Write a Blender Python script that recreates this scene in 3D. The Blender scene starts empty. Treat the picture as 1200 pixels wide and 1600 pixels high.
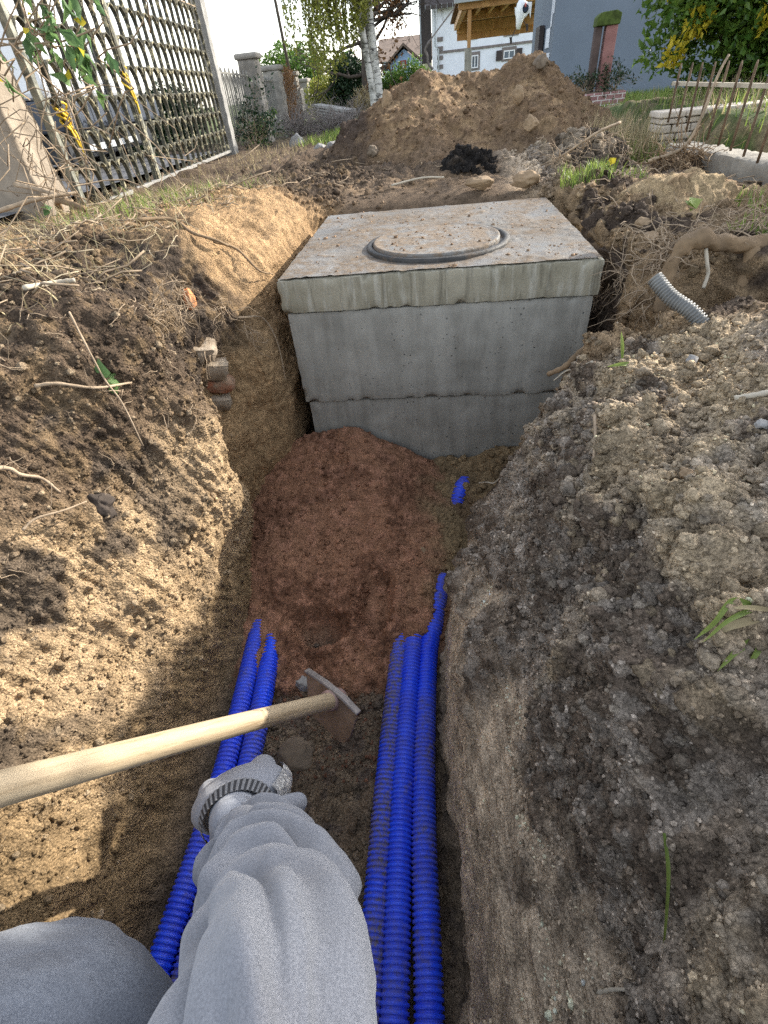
import bpy, math, random
import numpy as np
from mathutils import Vector, Matrix

# ------------------------------------------------------------------ camera, sky, sun, exposure
sc = bpy.context.scene
col = sc.collection
cd = bpy.data.cameras.new('camera')
cam = bpy.data.objects.new('camera', cd); col.objects.link(cam)
cd.sensor_fit = 'VERTICAL'; cd.sensor_height = 24.0; cd.sensor_width = 18.0
cd.lens = 765.0 / 1600.0 * 24.0
cd.clip_start = 0.02; cd.clip_end = 2000.0
RX = (0.99326773, 0.07821735, -0.08544746)
RY = (-0.01278337, -0.65911027, -0.75193766)
RZ = (-0.11513387, 0.74796771, -0.65367308)
cam.matrix_world = Matrix(((RX[0], -RY[0], -RZ[0], 0.0), (RX[1], -RY[1], -RZ[1], 0.0),
                           (RX[2], -RY[2], -RZ[2], 0.3507), (0, 0, 0, 1)))
sc.camera = cam
SUN_AZ, SUN_EL = math.radians(52), math.radians(25)      # azimuth measured from +Y towards +X
world = bpy.data.worlds.new('World'); sc.world = world; world.use_nodes = True
wt = world.node_tree
sky = wt.nodes.new('ShaderNodeTexSky'); sky.sky_type = 'NISHITA'; sky.sun_disc = False
sky.sun_elevation = SUN_EL; sky.sun_rotation = SUN_AZ; sky.dust_density = 1.5; sky.air_density = 1.0
bg = wt.nodes['Background']; bg.inputs['Strength'].default_value = 0.15
hs = wt.nodes.new('ShaderNodeHueSaturation'); hs.inputs['Saturation'].default_value = .45      # thin bright cloud
wt.links.new(sky.outputs[0], hs.inputs['Color']); wt.links.new(hs.outputs[0], bg.inputs[0])
sl = bpy.data.lights.new('sun', 'SUN'); sl.energy = 2.4; sl.angle = math.radians(0.5); sl.color = (1.0, 0.94, 0.84)
so = bpy.data.objects.new('sun', sl); col.objects.link(so)
sd = Vector((math.sin(SUN_AZ) * math.cos(SUN_EL), math.cos(SUN_AZ) * math.cos(SUN_EL), math.sin(SUN_EL)))
so.rotation_euler = sd.to_track_quat('Z', 'Y').to_euler()
so.location = (0, 0, 30)
sc.view_settings.view_transform = 'Standard'; sc.view_settings.look = 'None'
sc.cycles.use_denoising = False; sc.cycles.use_adaptive_sampling = False; sc.cycles.max_bounces = 5; sc.cycles.diffuse_bounces = 3; sc.cycles.sample_clamp_indirect = 4.0
sc.view_settings.gamma = 1.0; sc.view_settings.exposure = 1.94

rng = np.random.default_rng(7)
random.seed(7)

# ------------------------------------------------------------------ noise
def _h(ix, iy, iz, seed):
    h = (ix.astype(np.uint32) * np.uint32(374761393) + iy.astype(np.uint32) * np.uint32(668265263)
         + iz.astype(np.uint32) * np.uint32(2147483647) + np.uint32(seed * 974711 + 13))
    h = (h ^ (h >> np.uint32(13))) * np.uint32(1274126177)
    h = (h ^ (h >> np.uint32(16))) * np.uint32(2246822519)
    return h ^ (h >> np.uint32(15))
_G = np.array([(1,1,0),(-1,1,0),(1,-1,0),(-1,-1,0),(1,0,1),(-1,0,1),(1,0,-1),(-1,0,-1),
               (0,1,1),(0,-1,1),(0,1,-1),(0,-1,-1),(1,1,0),(-1,1,0),(0,-1,1),(0,-1,-1)], dtype=np.float32)
def pnoise(p, seed=0):
    p = p.astype(np.float32); i = np.floor(p).astype(np.int64); f = (p - i).astype(np.float32)
    u = f * f * f * (f * (f * 6 - 15) + 10)
    out = np.zeros(len(p), np.float32)
    for dx in (0, 1):
        wx = u[:, 0] if dx else 1 - u[:, 0]
        for dy in (0, 1):
            wy = u[:, 1] if dy else 1 - u[:, 1]
            for dz in (0, 1):
                wz = u[:, 2] if dz else 1 - u[:, 2]
                g = _G[_h(i[:, 0] + dx, i[:, 1] + dy, i[:, 2] + dz, seed) & np.uint32(15)]
                d = g[:, 0] * (f[:, 0] - dx) + g[:, 1] * (f[:, 1] - dy) + g[:, 2] * (f[:, 2] - dz)
                out += wx * wy * wz * d
    return out
def fbm(p, octv=4, seed=0, gain=0.5):
    a, s, o = 1.0, 1.0, np.zeros(len(p), np.float32)
    for k in range(octv):
        o += a * pnoise(p * s + 17.3 * k, seed + k); a *= gain; s *= 2.03
    return o
def billow(p, octv=4, seed=0, gain=0.55):
    a, s, o = 1.0, 1.0, np.zeros(len(p), np.float32)
    for k in range(octv):
        o += a * np.abs(pnoise(p * s + 11.7 * k, seed + k)); a *= gain; s *= 2.1
    return o
def worley(p, seed=0):
    p = p.astype(np.float32); i = np.floor(p).astype(np.int64); f = (p - i).astype(np.float32)
    best = np.full(len(p), 9.0, np.float32); bid = np.zeros(len(p), np.uint32)
    for dx in (-1, 0, 1):
        for dy in (-1, 0, 1):
            for dz in (-1, 0, 1):
                h = _h(i[:, 0] + dx, i[:, 1] + dy, i[:, 2] + dz, seed)
                jx = (h & np.uint32(1023)).astype(np.float32) / 1023 + dx - f[:, 0]
                jy = ((h >> np.uint32(10)) & np.uint32(1023)).astype(np.float32) / 1023 + dy - f[:, 1]
                jz = ((h >> np.uint32(20)) & np.uint32(1023)).astype(np.float32) / 1023 + dz - f[:, 2]
                d = jx * jx + jy * jy + jz * jz
                m = d < best; best[m] = d[m]; bid[m] = h[m]
    return np.sqrt(best), (bid >> np.uint32(5) & np.uint32(255)).astype(np.float32) / 255
def sstep(a, b, x):
    t = np.clip((x - a) / (b - a), 0, 1); return t * t * (3 - 2 * t)
def mixc(c, d, t):
    return c * (1 - t[:, None]) + np.asarray(d, np.float32)[None, :] * t[:, None]

# ------------------------------------------------------------------ object helpers
def tag(o, label=None, cat=None, group=None, kind=None):
    if label: o['label'] = label
    if cat: o['category'] = cat
    if group: o['group'] = group
    if kind: o['kind'] = kind
    return o
def empty(name, loc=(0, 0, 0), label=None, cat=None, group=None, kind=None):
    o = bpy.data.objects.new(name, None); col.objects.link(o); o.location = loc; o.empty_display_size = 0.05
    return tag(o, label, cat, group, kind)
def link(name, me, mat=None, parent=None, smooth=True):
    o = bpy.data.objects.new(name, me); col.objects.link(o)
    if mat: me.materials.append(mat)
    if parent is not None:
        o.parent = parent
        o.matrix_parent_inverse = parent_world(parent).inverted()
    if smooth: me.polygons.foreach_set('use_smooth', np.ones(len(me.polygons), bool))
    me.update(); return o
def parent_world(p):
    m = Matrix.Translation(p.location) @ p.rotation_euler.to_matrix().to_4x4()
    return m if p.parent is None else parent_world(p.parent) @ p.matrix_parent_inverse @ m
def npmesh(name, V, F, mat=None, parent=None, smooth=True, attrs=None):
    """V (n,3); F (m,k) equal sized faces or list of such arrays"""
    V = np.asarray(V, np.float32); Fs = F if isinstance(F, list) else [F]
    me = bpy.data.meshes.new(name)
    me.vertices.add(len(V)); me.vertices.foreach_set('co', V.ravel())
    nl = sum(f.size for f in Fs); nf = sum(len(f) for f in Fs)
    me.loops.add(nl); me.loops.foreach_set('vertex_index', np.concatenate([f.ravel() for f in Fs]).astype(np.int32))
    me.polygons.add(nf)
    tot = np.concatenate([np.full(len(f), f.shape[1], np.int32) for f in Fs])
    st = np.concatenate([[0], np.cumsum(tot)[:-1]]).astype(np.int32)
    me.polygons.foreach_set('loop_start', st); me.polygons.foreach_set('loop_total', tot)
    me.update(calc_edges=True); me.validate()
    for k, v in (attrs or {}).items():
        a = me.attributes.new(k, 'FLOAT_COLOR', 'POINT')
        v4 = np.ones((len(V), 4), np.float32); v4[:, :v.shape[1]] = v
        a.data.foreach_set('color', v4.ravel())
    return link(name, me, mat, parent, smooth)
def gridfaces(nr, nc, wrap=False):
    r = np.arange(nr - 1)[:, None]; c = np.arange(nc if wrap else nc - 1)[None, :]
    c1 = (c + 1) % nc
    return np.stack([r * nc + c, r * nc + c1, (r + 1) * nc + c1, (r + 1) * nc + c], -1).reshape(-1, 4)
class MB:
    """collects shapes into one mesh"""
    def __init__(s): s.V = []; s.F = []
    def add(s, vs, fs):
        b = len(s.V); s.V += [tuple(map(float, v)) for v in vs]; s.F += [tuple(i + b for i in f) for f in fs]; return s
    def box(s, a, b, M=None):
        x0, y0, z0 = a; x1, y1, z1 = b
        vs = [(x0,y0,z0),(x1,y0,z0),(x1,y1,z0),(x0,y1,z0),(x0,y0,z1),(x1,y0,z1),(x1,y1,z1),(x0,y1,z1)]
        if M is not None: vs = [tuple(M @ Vector(v)) for v in vs]
        return s.add(vs, [(0,3,2,1),(4,5,6,7),(0,1,5,4),(1,2,6,5),(2,3,7,6),(3,0,4,7)])
    def bar(s, p, q, w, h=None, up=(0, 0, 1)):
        p = Vector(p); q = Vector(q); d = (q - p); L = d.length; d.normalize(); up = Vector(up)
        if abs(d.dot(up)) > .98: up = Vector((1, 0, 0))
        x = d.cross(up).normalized(); y = x.cross(d); h = h or w
        M = Matrix((( x.x, d.x, y.x, p.x), (x.y, d.y, y.y, p.y), (x.z, d.z, y.z, p.z), (0,0,0,1)))
        return s.box((-w/2, 0, -h/2), (w/2, L, h/2), M)
    def tube(s, pts, rad, n=8, caps=True):
        V, F = tube_arrays(pts, rad, n, caps); return s.add(V, F)
    def prism(s, poly, ext):
        n = len(poly); e = Vector(ext); top = [tuple(Vector(p) + e) for p in poly]
        return s.add(list(poly) + top, [tuple(range(n))[::-1], tuple(range(n, 2*n))] + [(i, (i+1) % n, n + (i+1) % n, n + i) for i in range(n)])
    def build(s, name, mat=None, parent=None, smooth=False, bevel=0):
        me = bpy.data.meshes.new(name); me.from_pydata(s.V, [], s.F)
        o = link(name, me, mat, parent, smooth)
        if bevel:
            m = o.modifiers.new('bevel', 'BEVEL'); m.width = bevel; m.segments = 2; m.limit_method = 'ANGLE'; m.angle_limit = 0.6
        return o
def frames(P):
    P = [Vector(p) for p in P]; n = len(P); T = []
    for i in range(n):
        t = P[min(i + 1, n - 1)] - P[max(i - 1, 0)]
        T.append(t.normalized() if t.length > 1e-9 else Vector((0, 0, 1)))
    up = Vector((0, 0, 1)) if abs(T[0].z) < .9 else Vector((1, 0, 0))
    x = T[0].cross(up).normalized(); X = []
    for t in T:
        x = (x - t * x.dot(t)); x = x.normalized() if x.length > 1e-6 else t.orthogonal().normalized(); X.append(x.copy())
    return P, T, X, [t.cross(a) for t, a in zip(T, X)]
def tube_arrays(pts, rad, n=8, caps=True):
    P, T, X, Y = frames(pts); m = len(P); R = [rad] * m if np.isscalar(rad) else list(rad)
    V = []
    for i in range(m):
        for k in range(n):
            a = 2 * math.pi * k / n
            V.append(tuple(P[i] + X[i] * (R[i] * math.cos(a)) + Y[i] * (R[i] * math.sin(a))))
    F = [(i*n + k, i*n + (k+1) % n, (i+1)*n + (k+1) % n, (i+1)*n + k) for i in range(m - 1) for k in range(n)]
    if caps: F += [tuple(range(n))[::-1], tuple((m-1)*n + k for k in range(n))]
    return V, F
def crom(P, n):
    P = np.asarray(P, float); m = len(P); out = []
    Q = np.vstack([2 * P[0] - P[1], P, 2 * P[-1] - P[-2]])
    for t in np.linspace(0, m - 1, n):
        i = min(int(t), m - 2); u = t - i; a, b, c, d = Q[i:i+4]
        out.append(.5 * ((2*b) + (-a + c)*u + (2*a - 5*b + 4*c - d)*u*u + (-a + 3*b - 3*c + d)*u**3))
    return np.array(out)
def wiggle(p, q, n, amp, seed):
    r = np.random.default_rng(seed); p = np.array(p, float); q = np.array(q, float)
    L = np.linalg.norm(q - p); o = p + (q - p) * np.linspace(0, 1, n)[:, None]
    w = np.cumsum(r.normal(0, 1, (n, 3)), 0); w -= np.linspace(0, 1, n)[:, None] * w[-1]
    return o + w * amp * L / math.sqrt(n)

# ------------------------------------------------------------------ materials
class NT:
    def __init__(s, name):
        s.m = bpy.data.materials.new(name); s.m.use_nodes = True; s.t = s.m.node_tree; s.b = s.t.nodes['Principled BSDF']
        s.b.inputs['Specular IOR Level'].default_value = 0.3
    def n(s, typ, **kw):
        nd = s.t.nodes.new('ShaderNode' + typ)
        for k, v in kw.items():
            if hasattr(nd, k) and not k[0].isupper(): setattr(nd, k, v)
            else: nd.inputs[k].default_value = v
        return nd
    def l(s, a, b): s.t.links.new(a, b); return s
    def coord(s, kind='Object', scale=None):
        c = s.n('TexCoord').outputs[kind]
        if scale is None: return c
        m = s.n('Mapping'); m.inputs['Scale'].default_value = scale; s.l(c, m.inputs['Vector']); return m.outputs[0]
    def noise(s, scale, detail=5, rough=.55, vec=None, dist=0):
        k = s.n('TexNoise'); k.inputs['Scale'].default_value = scale; k.inputs['Detail'].default_value = detail
        k.inputs['Roughness'].default_value = rough; k.inputs['Distortion'].default_value = dist
        s.l(vec if vec is not None else s.coord(), k.inputs['Vector']); return k.outputs['Fac']
    def voro(s, scale, vec=None, feat='F1'):
        k = s.n('TexVoronoi'); k.feature = feat; k.inputs['Scale'].default_value = scale
        s.l(vec if vec is not None else s.coord(), k.inputs['Vector']); return k.outputs['Distance']
    def ramp(s, fac, stops, interp='LINEAR'):
        r = s.n('ValToRGB'); r.color_ramp.interpolation = interp; e = r.color_ramp.elements
        while len(e) < len(stops): e.new(.5)
        for x, (p, c) in zip(e, stops):
            x.position = p; x.color = (c, c, c, 1) if np.isscalar(c) else (*c, 1)
        s.l(fac, r.inputs[0]); return r.outputs[0]
    def mix(s, a, b, fac, mode='MIX'):
        k = s.n('Mix'); k.data_type = 'RGBA'; k.blend_type = mode
        for sock, v in ((k.inputs[6], a), (k.inputs[7], b), (k.inputs[0], fac)):
            if hasattr(v, 'is_linked'): s.l(v, sock)
            elif np.isscalar(v): sock.default_value = v
            else: sock.default_value = (*v, 1)
        return k.outputs[2]
    def math(s, op, a, b=0.0):
        k = s.n('Math'); k.operation = op
        for sock, v in ((k.inputs[0], a), (k.inputs[1], b)):
            if hasattr(v, 'is_linked'): s.l(v, sock)
            else: sock.default_value = v
        return k.outputs[0]
    def bump(s, hgt, strength=.5, dist=.002, prev=None):
        k = s.n('Bump'); k.inputs['Strength'].default_value = strength; k.inputs['Distance'].default_value = dist
        s.l(hgt, k.inputs['Height'])
        if prev is not None: s.l(prev, k.inputs['Normal'])
        s.l(k.outputs[0], s.b.inputs['Normal']); return k.outputs[0]
    def base(s, c):
        if hasattr(c, 'is_linked'): s.l(c, s.b.inputs['Base Color'])
        else: s.b.inputs['Base Color'].default_value = (*c, 1)
        return s
    def rough(s, r):
        if hasattr(r, 'is_linked'): s.l(r, s.b.inputs['Roughness'])
        else: s.b.inputs['Roughness'].default_value = r
        return s
def simple(name, c, r=.8, var=.25, scale=12., bump=0., bscale=80., spec=.3, c2=None):
    t = NT(name); f = t.noise(scale)
    k = t.ramp(f, [(.3, tuple(x * (1 - var) for x in c)), (.7, c2 or tuple(min(1, x * (1 + var)) for x in c))])
    t.base(k).rough(r); t.b.inputs['Specular IOR Level'].default_value = spec
    if bump: t.bump(t.noise(bscale, 6), bump, .004)
    return t.m
def soil_material():
    t = NT('soil'); a = t.n('Attribute'); a.attribute_name = 'col'
    f1 = t.ramp(t.noise(45, 6, .65), [(.3, .62), (.7, 1.35)])
    f2 = t.ramp(t.noise(280, 6, .75), [(.34, .45), (.66, 1.55)])
    c = t.mix(a.outputs['Color'], f1, 1.0, 'MULTIPLY'); c = t.mix(c, f2, 1.0, 'MULTIPLY')
    # pale grit
    sp = t.ramp(t.voro(210), [(.10, 1.), (.17, 0.)]); sel = t.ramp(t.noise(38, 2), [(.5, 0.), (.62, 1.)])
    c = t.mix(c, (.42, .36, .28), t.math('MULTIPLY', t.math('MULTIPLY', sp, sel), .55))
    t.base(c).rough(.93); t.b.inputs['Specular IOR Level'].default_value = .15
    b1 = t.bump(t.noise(130, 8, .75), .75, .008)
    t.bump(t.voro(260), .8, .004, b1)
    return t.m
M = {}
M['soil'] = soil_material()
# ------------------------------------------------------------------ the ground: one sheet with the trench and pit cut into it
SECT = {
 -0.8: [(-40,.1),(-3,.1),(-1.3,.14),(-.98,.12),(-.87,.05),(-.73,-.14),(-.585,-.42),(-.47,-.67),(-.2,-.672),(.03,-.67),(.055,-.38),(.17,-.16),(.30,.02),(.56,.11),(1.4,.12),(3,.12),(40,.1)],
  0.1: [(-40,.1),(-3,.1),(-1.3,.14),(-.96,.12),(-.86,.05),(-.725,-.14),(-.585,-.42),(-.47,-.67),(-.2,-.672),(.03,-.67),(.055,-.38),(.17,-.16),(.30,.02),(.56,.11),(1.4,.12),(3,.12),(40,.1)],
  0.3: [(-40,.1),(-3,.1),(-1.25,.14),(-.90,.125),(-.81,.06),(-.69,-.14),(-.575,-.42),(-.47,-.67),(-.22,-.672),(.015,-.67),(.045,-.38),(.15,-.16),(.27,.0),(.53,.08),(1.4,.1),(3,.08),(40,.1)],
  0.6: [(-40,.1),(-3,.1),(-1.2,.14),(-.82,.135),(-.69,.08),(-.60,-.13),(-.53,-.41),(-.472,-.67),(-.22,-.672),(.0,-.67),(.03,-.42),(.13,-.2),(.24,-.03),(.50,.05),(1.4,.08),(3,.05),(40,0)],
  0.84:[(-40,.1),(-3,.08),(-1.15,.14),(-.72,.145),(-.515,.09),(-.485,-.1),(-.475,-.36),(-.49,-.67),(-.22,-.672),(.02,-.67),(.068,-.5),(.135,-.28),(.22,-.1),(.45,.025),(1.4,.06),(3,.03),(40,-.1)],
  0.92:[(-40,.1),(-3,.08),(-1.15,.14),(-.72,.145),(-.54,.09),(-.505,-.1),(-.505,-.36),(-.51,-.67),(-.22,-.672),(.055,-.67),(.105,-.5),(.16,-.28),(.24,-.1),(.45,.02),(1.4,.05),(3,.02),(40,-.1)],
  1.0: [(-40,.1),(-3,.07),(-1.15,.135),(-.76,.145),(-.60,.09),(-.575,-.1),(-.565,-.36),(-.545,-.67),(-.22,-.672),(.10,-.67),(.15,-.47),(.195,-.27),(.26,-.09),(.45,.005),(1.4,.04),(3,.0),(40,-.1)],
  1.09:[(-40,.1),(-3,.07),(-1.15,.13),(-.78,.145),(-.63,.10),(-.585,-.08),(-.565,-.36),(-.53,-.67),(-.2,-.672),(.18,-.67),(.33,-.55),(.45,-.42),(.55,-.3),(.74,-.2),(1.4,.02),(3,.0),(40,-.1)],
  1.2: [(-40,.1),(-3,.06),(-1.15,.12),(-.79,.145),(-.64,.11),(-.55,-.05),(-.51,-.36),(-.48,-.67),(-.2,-.672),(.40,-.67),(.45,-.4),(.49,-.2),(.53,-.06),(.66,.055),(1.4,.03),(3,.0),(40,-.1)],
  1.3: [(-40,.1),(-3,.06),(-1.15,.11),(-.79,.14),(-.62,.11),(-.51,-.03),(-.455,-.33),(-.44,-.67),(-.2,-.672),(.43,-.67),(.44,-.4),(.45,-.2),(.475,-.06),(.62,.05),(1.4,.02),(3,-.03),(40,-.2)],
  1.7: [(-40,.1),(-3,.06),(-1.15,.10),(-.76,.13),(-.62,.11),(-.49,.03),(-.435,-.2),(-.43,-.67),(-.2,-.672),(.42,-.67),(.425,-.4),(.43,-.2),(.45,-.03),(.60,-.01),(1.4,.0),(3,-.05),(40,-.3)],
  2.05:[(-40,.1),(-3,.05),(-1.15,.09),(-.74,.11),(-.62,.09),(-.50,.04),(-.43,-.1),(-.425,-.67),(-.2,-.672),(.42,-.67),(.425,-.4),(.43,-.2),(.45,-.01),(.60,.02),(1.4,-.02),(3,-.08),(40,-.3)],
  2.13:[(-40,.1),(-3,.05),(-1.15,.08),(-.74,.10),(-.62,.085),(-.52,.05),(-.44,.015),(-.40,.0),(-.2,-.004),(.36,-.004),(.40,.0),(.43,.0),(.46,.005),(.60,.02),(1.4,-.02),(3,-.08),(40,-.3)],
  2.3: [(-40,.1),(-3,.05),(-1.15,.07),(-.74,.08),(-.62,.075),(-.52,.06),(-.44,.045),(-.40,.035),(-.2,.03),(.36,.03),(.40,.03),(.43,.03),(.46,.03),(.60,.025),(1.4,-.03),(3,-.1),(40,-.3)],
  2.7: [(-40,.05),(-3,.05),(-1.15,.06),(-.74,.06),(-.62,.06),(-.52,.06),(-.44,.06),(-.40,.06),(-.2,.06),(.36,.05),(.40,.05),(.43,.05),(.46,.045),(.60,.02),(1.4,-.07),(3,-.14),(40,-.3)],
  4.0: [(-40,.05),(-3,.05),(-1.15,.05),(-.74,.05),(-.62,.05),(-.52,.05),(-.44,.05),(-.40,.05),(-.2,.04),(.36,.03),(.40,.03),(.43,.03),(.46,.02),(.60,-.0),(1.4,-.08),(3,-.12),(40,-.2)],
  7.0: [(-40,.0),(-3,.03),(-1.15,.02),(-.74,.02),(-.62,.02),(-.52,.02),(-.44,.01),(-.40,.01),(-.2,.0),(.36,-.02),(.40,-.02),(.43,-.02),(.46,-.02),(.60,-.03),(1.4,-.06),(3,-.08),(40,-.1)],
  14.:[(-60,-.1)]+[(x,-.1) for x in (-3,-1.15,-.74,-.62,-.52,-.44,-.40,-.2,.36,.40,.43,.46,.60,1.4,3)]+[(60,-.1)],
  60.:[(-150,-.2)]+[(x,-.2) for x in (-3,-1.15,-.74,-.62,-.52,-.44,-.40,-.2,.36,.40,.43,.46,.60,1.4,3)]+[(150,-.2)],
 400.:[(-600,-.3)]+[(x,-.3) for x in (-3,-1.15,-.74,-.62,-.52,-.44,-.40,-.2,.36,.40,.43,.46,.60,1.4,3)]+[(600,-.3)],
}
SUB = [14, 34, 46, 40, 70, 78, 74, 64, 64, 84, 84, 70, 74, 70, 40, 14]          # samples per interval
def ground_rows():
    a = [np.arange(-.8, -.1, .02), np.arange(-.1, 1.25, .0042), np.arange(1.25, 2.7, .008)]
    g = [2.7]
    while g[-1] < 400: g.append(g[-1] + max(.01, (g[-1] - 2.2) * .022))
    return np.concatenate(a + [np.array(g)])
def gauss1(A, sig, axis):
    r = int(3 * sig); k = np.exp(-.5 * (np.arange(-r, r + 1) / sig) ** 2); k /= k.sum()
    P = np.pad(A, [(r, r) if i == axis else (0, 0) for i in range(A.ndim)], mode='edge')
    return sum(k[j] * np.take(P, np.arange(j, j + A.shape[axis]), axis=axis) for j in range(2 * r + 1))
def build_ground():
    ys = np.array(sorted(SECT)); T = np.array([SECT[y] for y in ys])             # (S,17,2)
    Y = ground_rows()
    Cx = np.stack([np.interp(Y, ys, T[:, k, 0]) for k in range(17)], 1)
    Cz = np.stack([np.interp(Y, ys, T[:, k, 1]) for k in range(17)], 1)
    near = (Y < 2.6)
    uu = np.concatenate([i + np.arange(n) / n for i, n in enumerate(SUB)] + [[16.0]])
    i = np.minimum(uu.astype(int), 15); f = uu - i
    X = Cx[:, i] * (1 - f) + Cx[:, i + 1] * f; Z = Cz[:, i] * (1 - f) + Cz[:, i + 1] * f
    Xs = gauss1(gauss1(X, 7, 1), 6, 0); Zs = gauss1(gauss1(Z, 7, 1), 6, 0)
    w = sstep(2.8, 2.2, Y)[:, None]
    # keep the rows beside the chamber sharp so that the wall stays clear of it
    X = np.where(w > 0, Xs, X); Z = Zs
    nr, nc = X.shape
    V = np.stack([X, np.repeat(Y[:, None], nc, 1), Z], -1).astype(np.float32)
    dv = np.gradient(V, axis=0); du = np.gradient(V, axis=1)
    N = np.cross(du, dv); N /= np.linalg.norm(N, axis=-1, keepdims=True) + 1e-9
    U = np.repeat(uu[None], nr, 0).ravel(); P = V.reshape(-1, 3); N = N.reshape(-1, 3)
    x, y, z = P.T
    # ---- soil kinds along the profile
    left = sstep(7.3, 6.9, U); right = sstep(8.75, 9.1, U); lw = left * sstep(2.4, 3.2, U); rw = right * sstep(13.6, 12.9, U)
    pit = sstep(.88, .97, y) * sstep(2.3, 2.1, y)
    near_ = sstep(2.6, 2.2, y)
    big = fbm(P * 3.1, 3, 1); med = fbm(P * 11, 4, 2)
    # ---- relief
    d = np.zeros(len(P), np.float32)
    dist = np.clip(y, .6, 60)
    gnd = 1 - np.clip(lw + rw + sstep(6.6, 7.0, U) * sstep(9.3, 9.0, U), 0, 1)
    gnd = np.maximum(gnd, 1 - near_)
    d += gnd * (fbm(P * 9, 5, 3) * .035 + (billow(P * 28, 3, 4) - .3) * .02) * np.clip(dist / 3, .7, 1.0) * sstep(30, 8, y)
    # left cut: scraped ledges running down to the right, and torn lumps
    q = np.stack([x * 5, y * 16 + z * 3, z * 4.5], 1)
    sc1 = billow(q * np.array([1, 2.4, 1]), 4, 5)
    lowp = sstep(-.25, -.48, z + .2 * big); rid = 1 - np.abs(pnoise(np.stack([x * 3, y * 6 + z * 5, z * 4], 1) * 1.3, 9)) * 2.2
    lump = billow(P * 13, 4, 6)
    d += lw * (big * .045 + med * .008 * (1 - .6 * lowp) + (sc1 - .35) * (.011 - .006 * lowp) + (lump - .35) * .006 * sstep(-.55, -.1, z + .25 * big))
    d += lw * lowp * (billow(np.stack([x * 6, y * 34 + z * 22, z * 6], 1), 3, 36) - .3) * .007
    d += lw * sstep(.55, .25, y) * sstep(-.45, -.1, z) * (billow(P * 8, 3, 16) - .3) * .05
    d += lw * (1 - .65 * lowp) * (fbm(P * 60, 3, 31) * .004 + (billow(P * np.array([34, 40, 20], np.float32), 3, 32) - .3) * .008)
    # right cut: smooth scraped face below, clods above
    face = rw * sstep(10.62, 10.12, U + .7 * med + .5 * big) * (1 - pit)
    stri = fbm(np.stack([x * 8, y * 5, z * 55], 1), 3, 10)
    d += face * (stri * .0055 + big * .012 + med * .006 + (billow(P * 20, 3, 33) - .3) * .006)
    clod = rw * (1 - face)
    w1, id1 = worley(P * 24 + med[:, None] * .6, 3); w2, id2 = worley(P * 62, 4); w3, id3 = worley(P * 125, 5)
    top = sstep(11.2, 12.3, U + med) * rw
    d += clod * (big * .05 + med * .02 + (.55 - w1) * .011 * (.3 + top) + (.5 - w2) * .0080 + (.5 - w3) * .0050 + fbm(P * 45, 3, 37) * .008 + (billow(P * 9, 3, 34) - .3) * .045 * (.3 + top))
    fl = sstep(6.7, 7.05, U) * sstep(9.3, 9.0, U) * sstep(1.2, 1.0, y)
    d += fl * (big * .012 + med * .010 + (.5 - w2) * .006 + (billow(P * 16, 3, 35) - .3) * .014)
    # keep clear of the chamber
    ch = np.exp(-(np.maximum(0, np.abs(x) - .40) / .05) ** 2) * sstep(1.22, 1.28, y) * sstep(2.2, 2.1, y)
    d = np.where(ch > .3, np.minimum(d, .006), d)
    P2 = P + N * d[:, None]
    # ---- soil colour (the earth's own layers)
    n1 = fbm(P * 6, 4, 20); n2 = fbm(P * 22, 4, 21)
    C = np.tile(np.array([.135, .095, .062], np.float32), (len(P), 1))           # trampled brown ground
    C = mixc(C, (.34, .225, .125), sstep(-.12, .2, n1 + .1) * sstep(2.75, 2.3, y + .5 * n1) * gnd)
    C = mixc(C, (.075, .055, .04), sstep(-.05, .25, n2 + .3 * n1) * gnd * .8 * sstep(2.3, 2.8, y))
    far = sstep(5, 9, y); C = mixc(C, (.09, .115, .04), far * .9)
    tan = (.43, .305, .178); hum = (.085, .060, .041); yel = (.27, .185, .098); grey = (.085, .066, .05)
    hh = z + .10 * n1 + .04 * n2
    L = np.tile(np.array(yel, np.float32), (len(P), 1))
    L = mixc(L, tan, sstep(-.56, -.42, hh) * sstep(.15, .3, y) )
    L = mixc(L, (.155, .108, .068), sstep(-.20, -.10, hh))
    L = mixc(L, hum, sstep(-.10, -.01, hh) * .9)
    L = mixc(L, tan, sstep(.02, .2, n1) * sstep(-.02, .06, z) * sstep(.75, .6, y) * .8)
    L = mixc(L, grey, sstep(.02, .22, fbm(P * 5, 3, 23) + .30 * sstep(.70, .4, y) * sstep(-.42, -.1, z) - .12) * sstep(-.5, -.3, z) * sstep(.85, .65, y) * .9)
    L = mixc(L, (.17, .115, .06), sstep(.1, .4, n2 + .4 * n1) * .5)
    # recess beside the chamber
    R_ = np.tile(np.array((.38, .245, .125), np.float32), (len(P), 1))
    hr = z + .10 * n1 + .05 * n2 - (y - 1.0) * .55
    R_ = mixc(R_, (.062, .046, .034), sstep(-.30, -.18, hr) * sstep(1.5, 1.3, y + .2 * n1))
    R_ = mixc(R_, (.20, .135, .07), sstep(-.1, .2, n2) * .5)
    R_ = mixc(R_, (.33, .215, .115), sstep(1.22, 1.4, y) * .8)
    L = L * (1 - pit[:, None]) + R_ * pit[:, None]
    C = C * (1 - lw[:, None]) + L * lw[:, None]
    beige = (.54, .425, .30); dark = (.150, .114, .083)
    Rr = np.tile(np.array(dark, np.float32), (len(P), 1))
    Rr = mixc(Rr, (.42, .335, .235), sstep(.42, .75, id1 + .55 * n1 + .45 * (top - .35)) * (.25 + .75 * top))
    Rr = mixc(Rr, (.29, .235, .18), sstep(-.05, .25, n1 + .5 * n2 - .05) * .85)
    Rr = mixc(Rr, (.34, .29, .235), sstep(.66, .76, id2) * .6)
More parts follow.
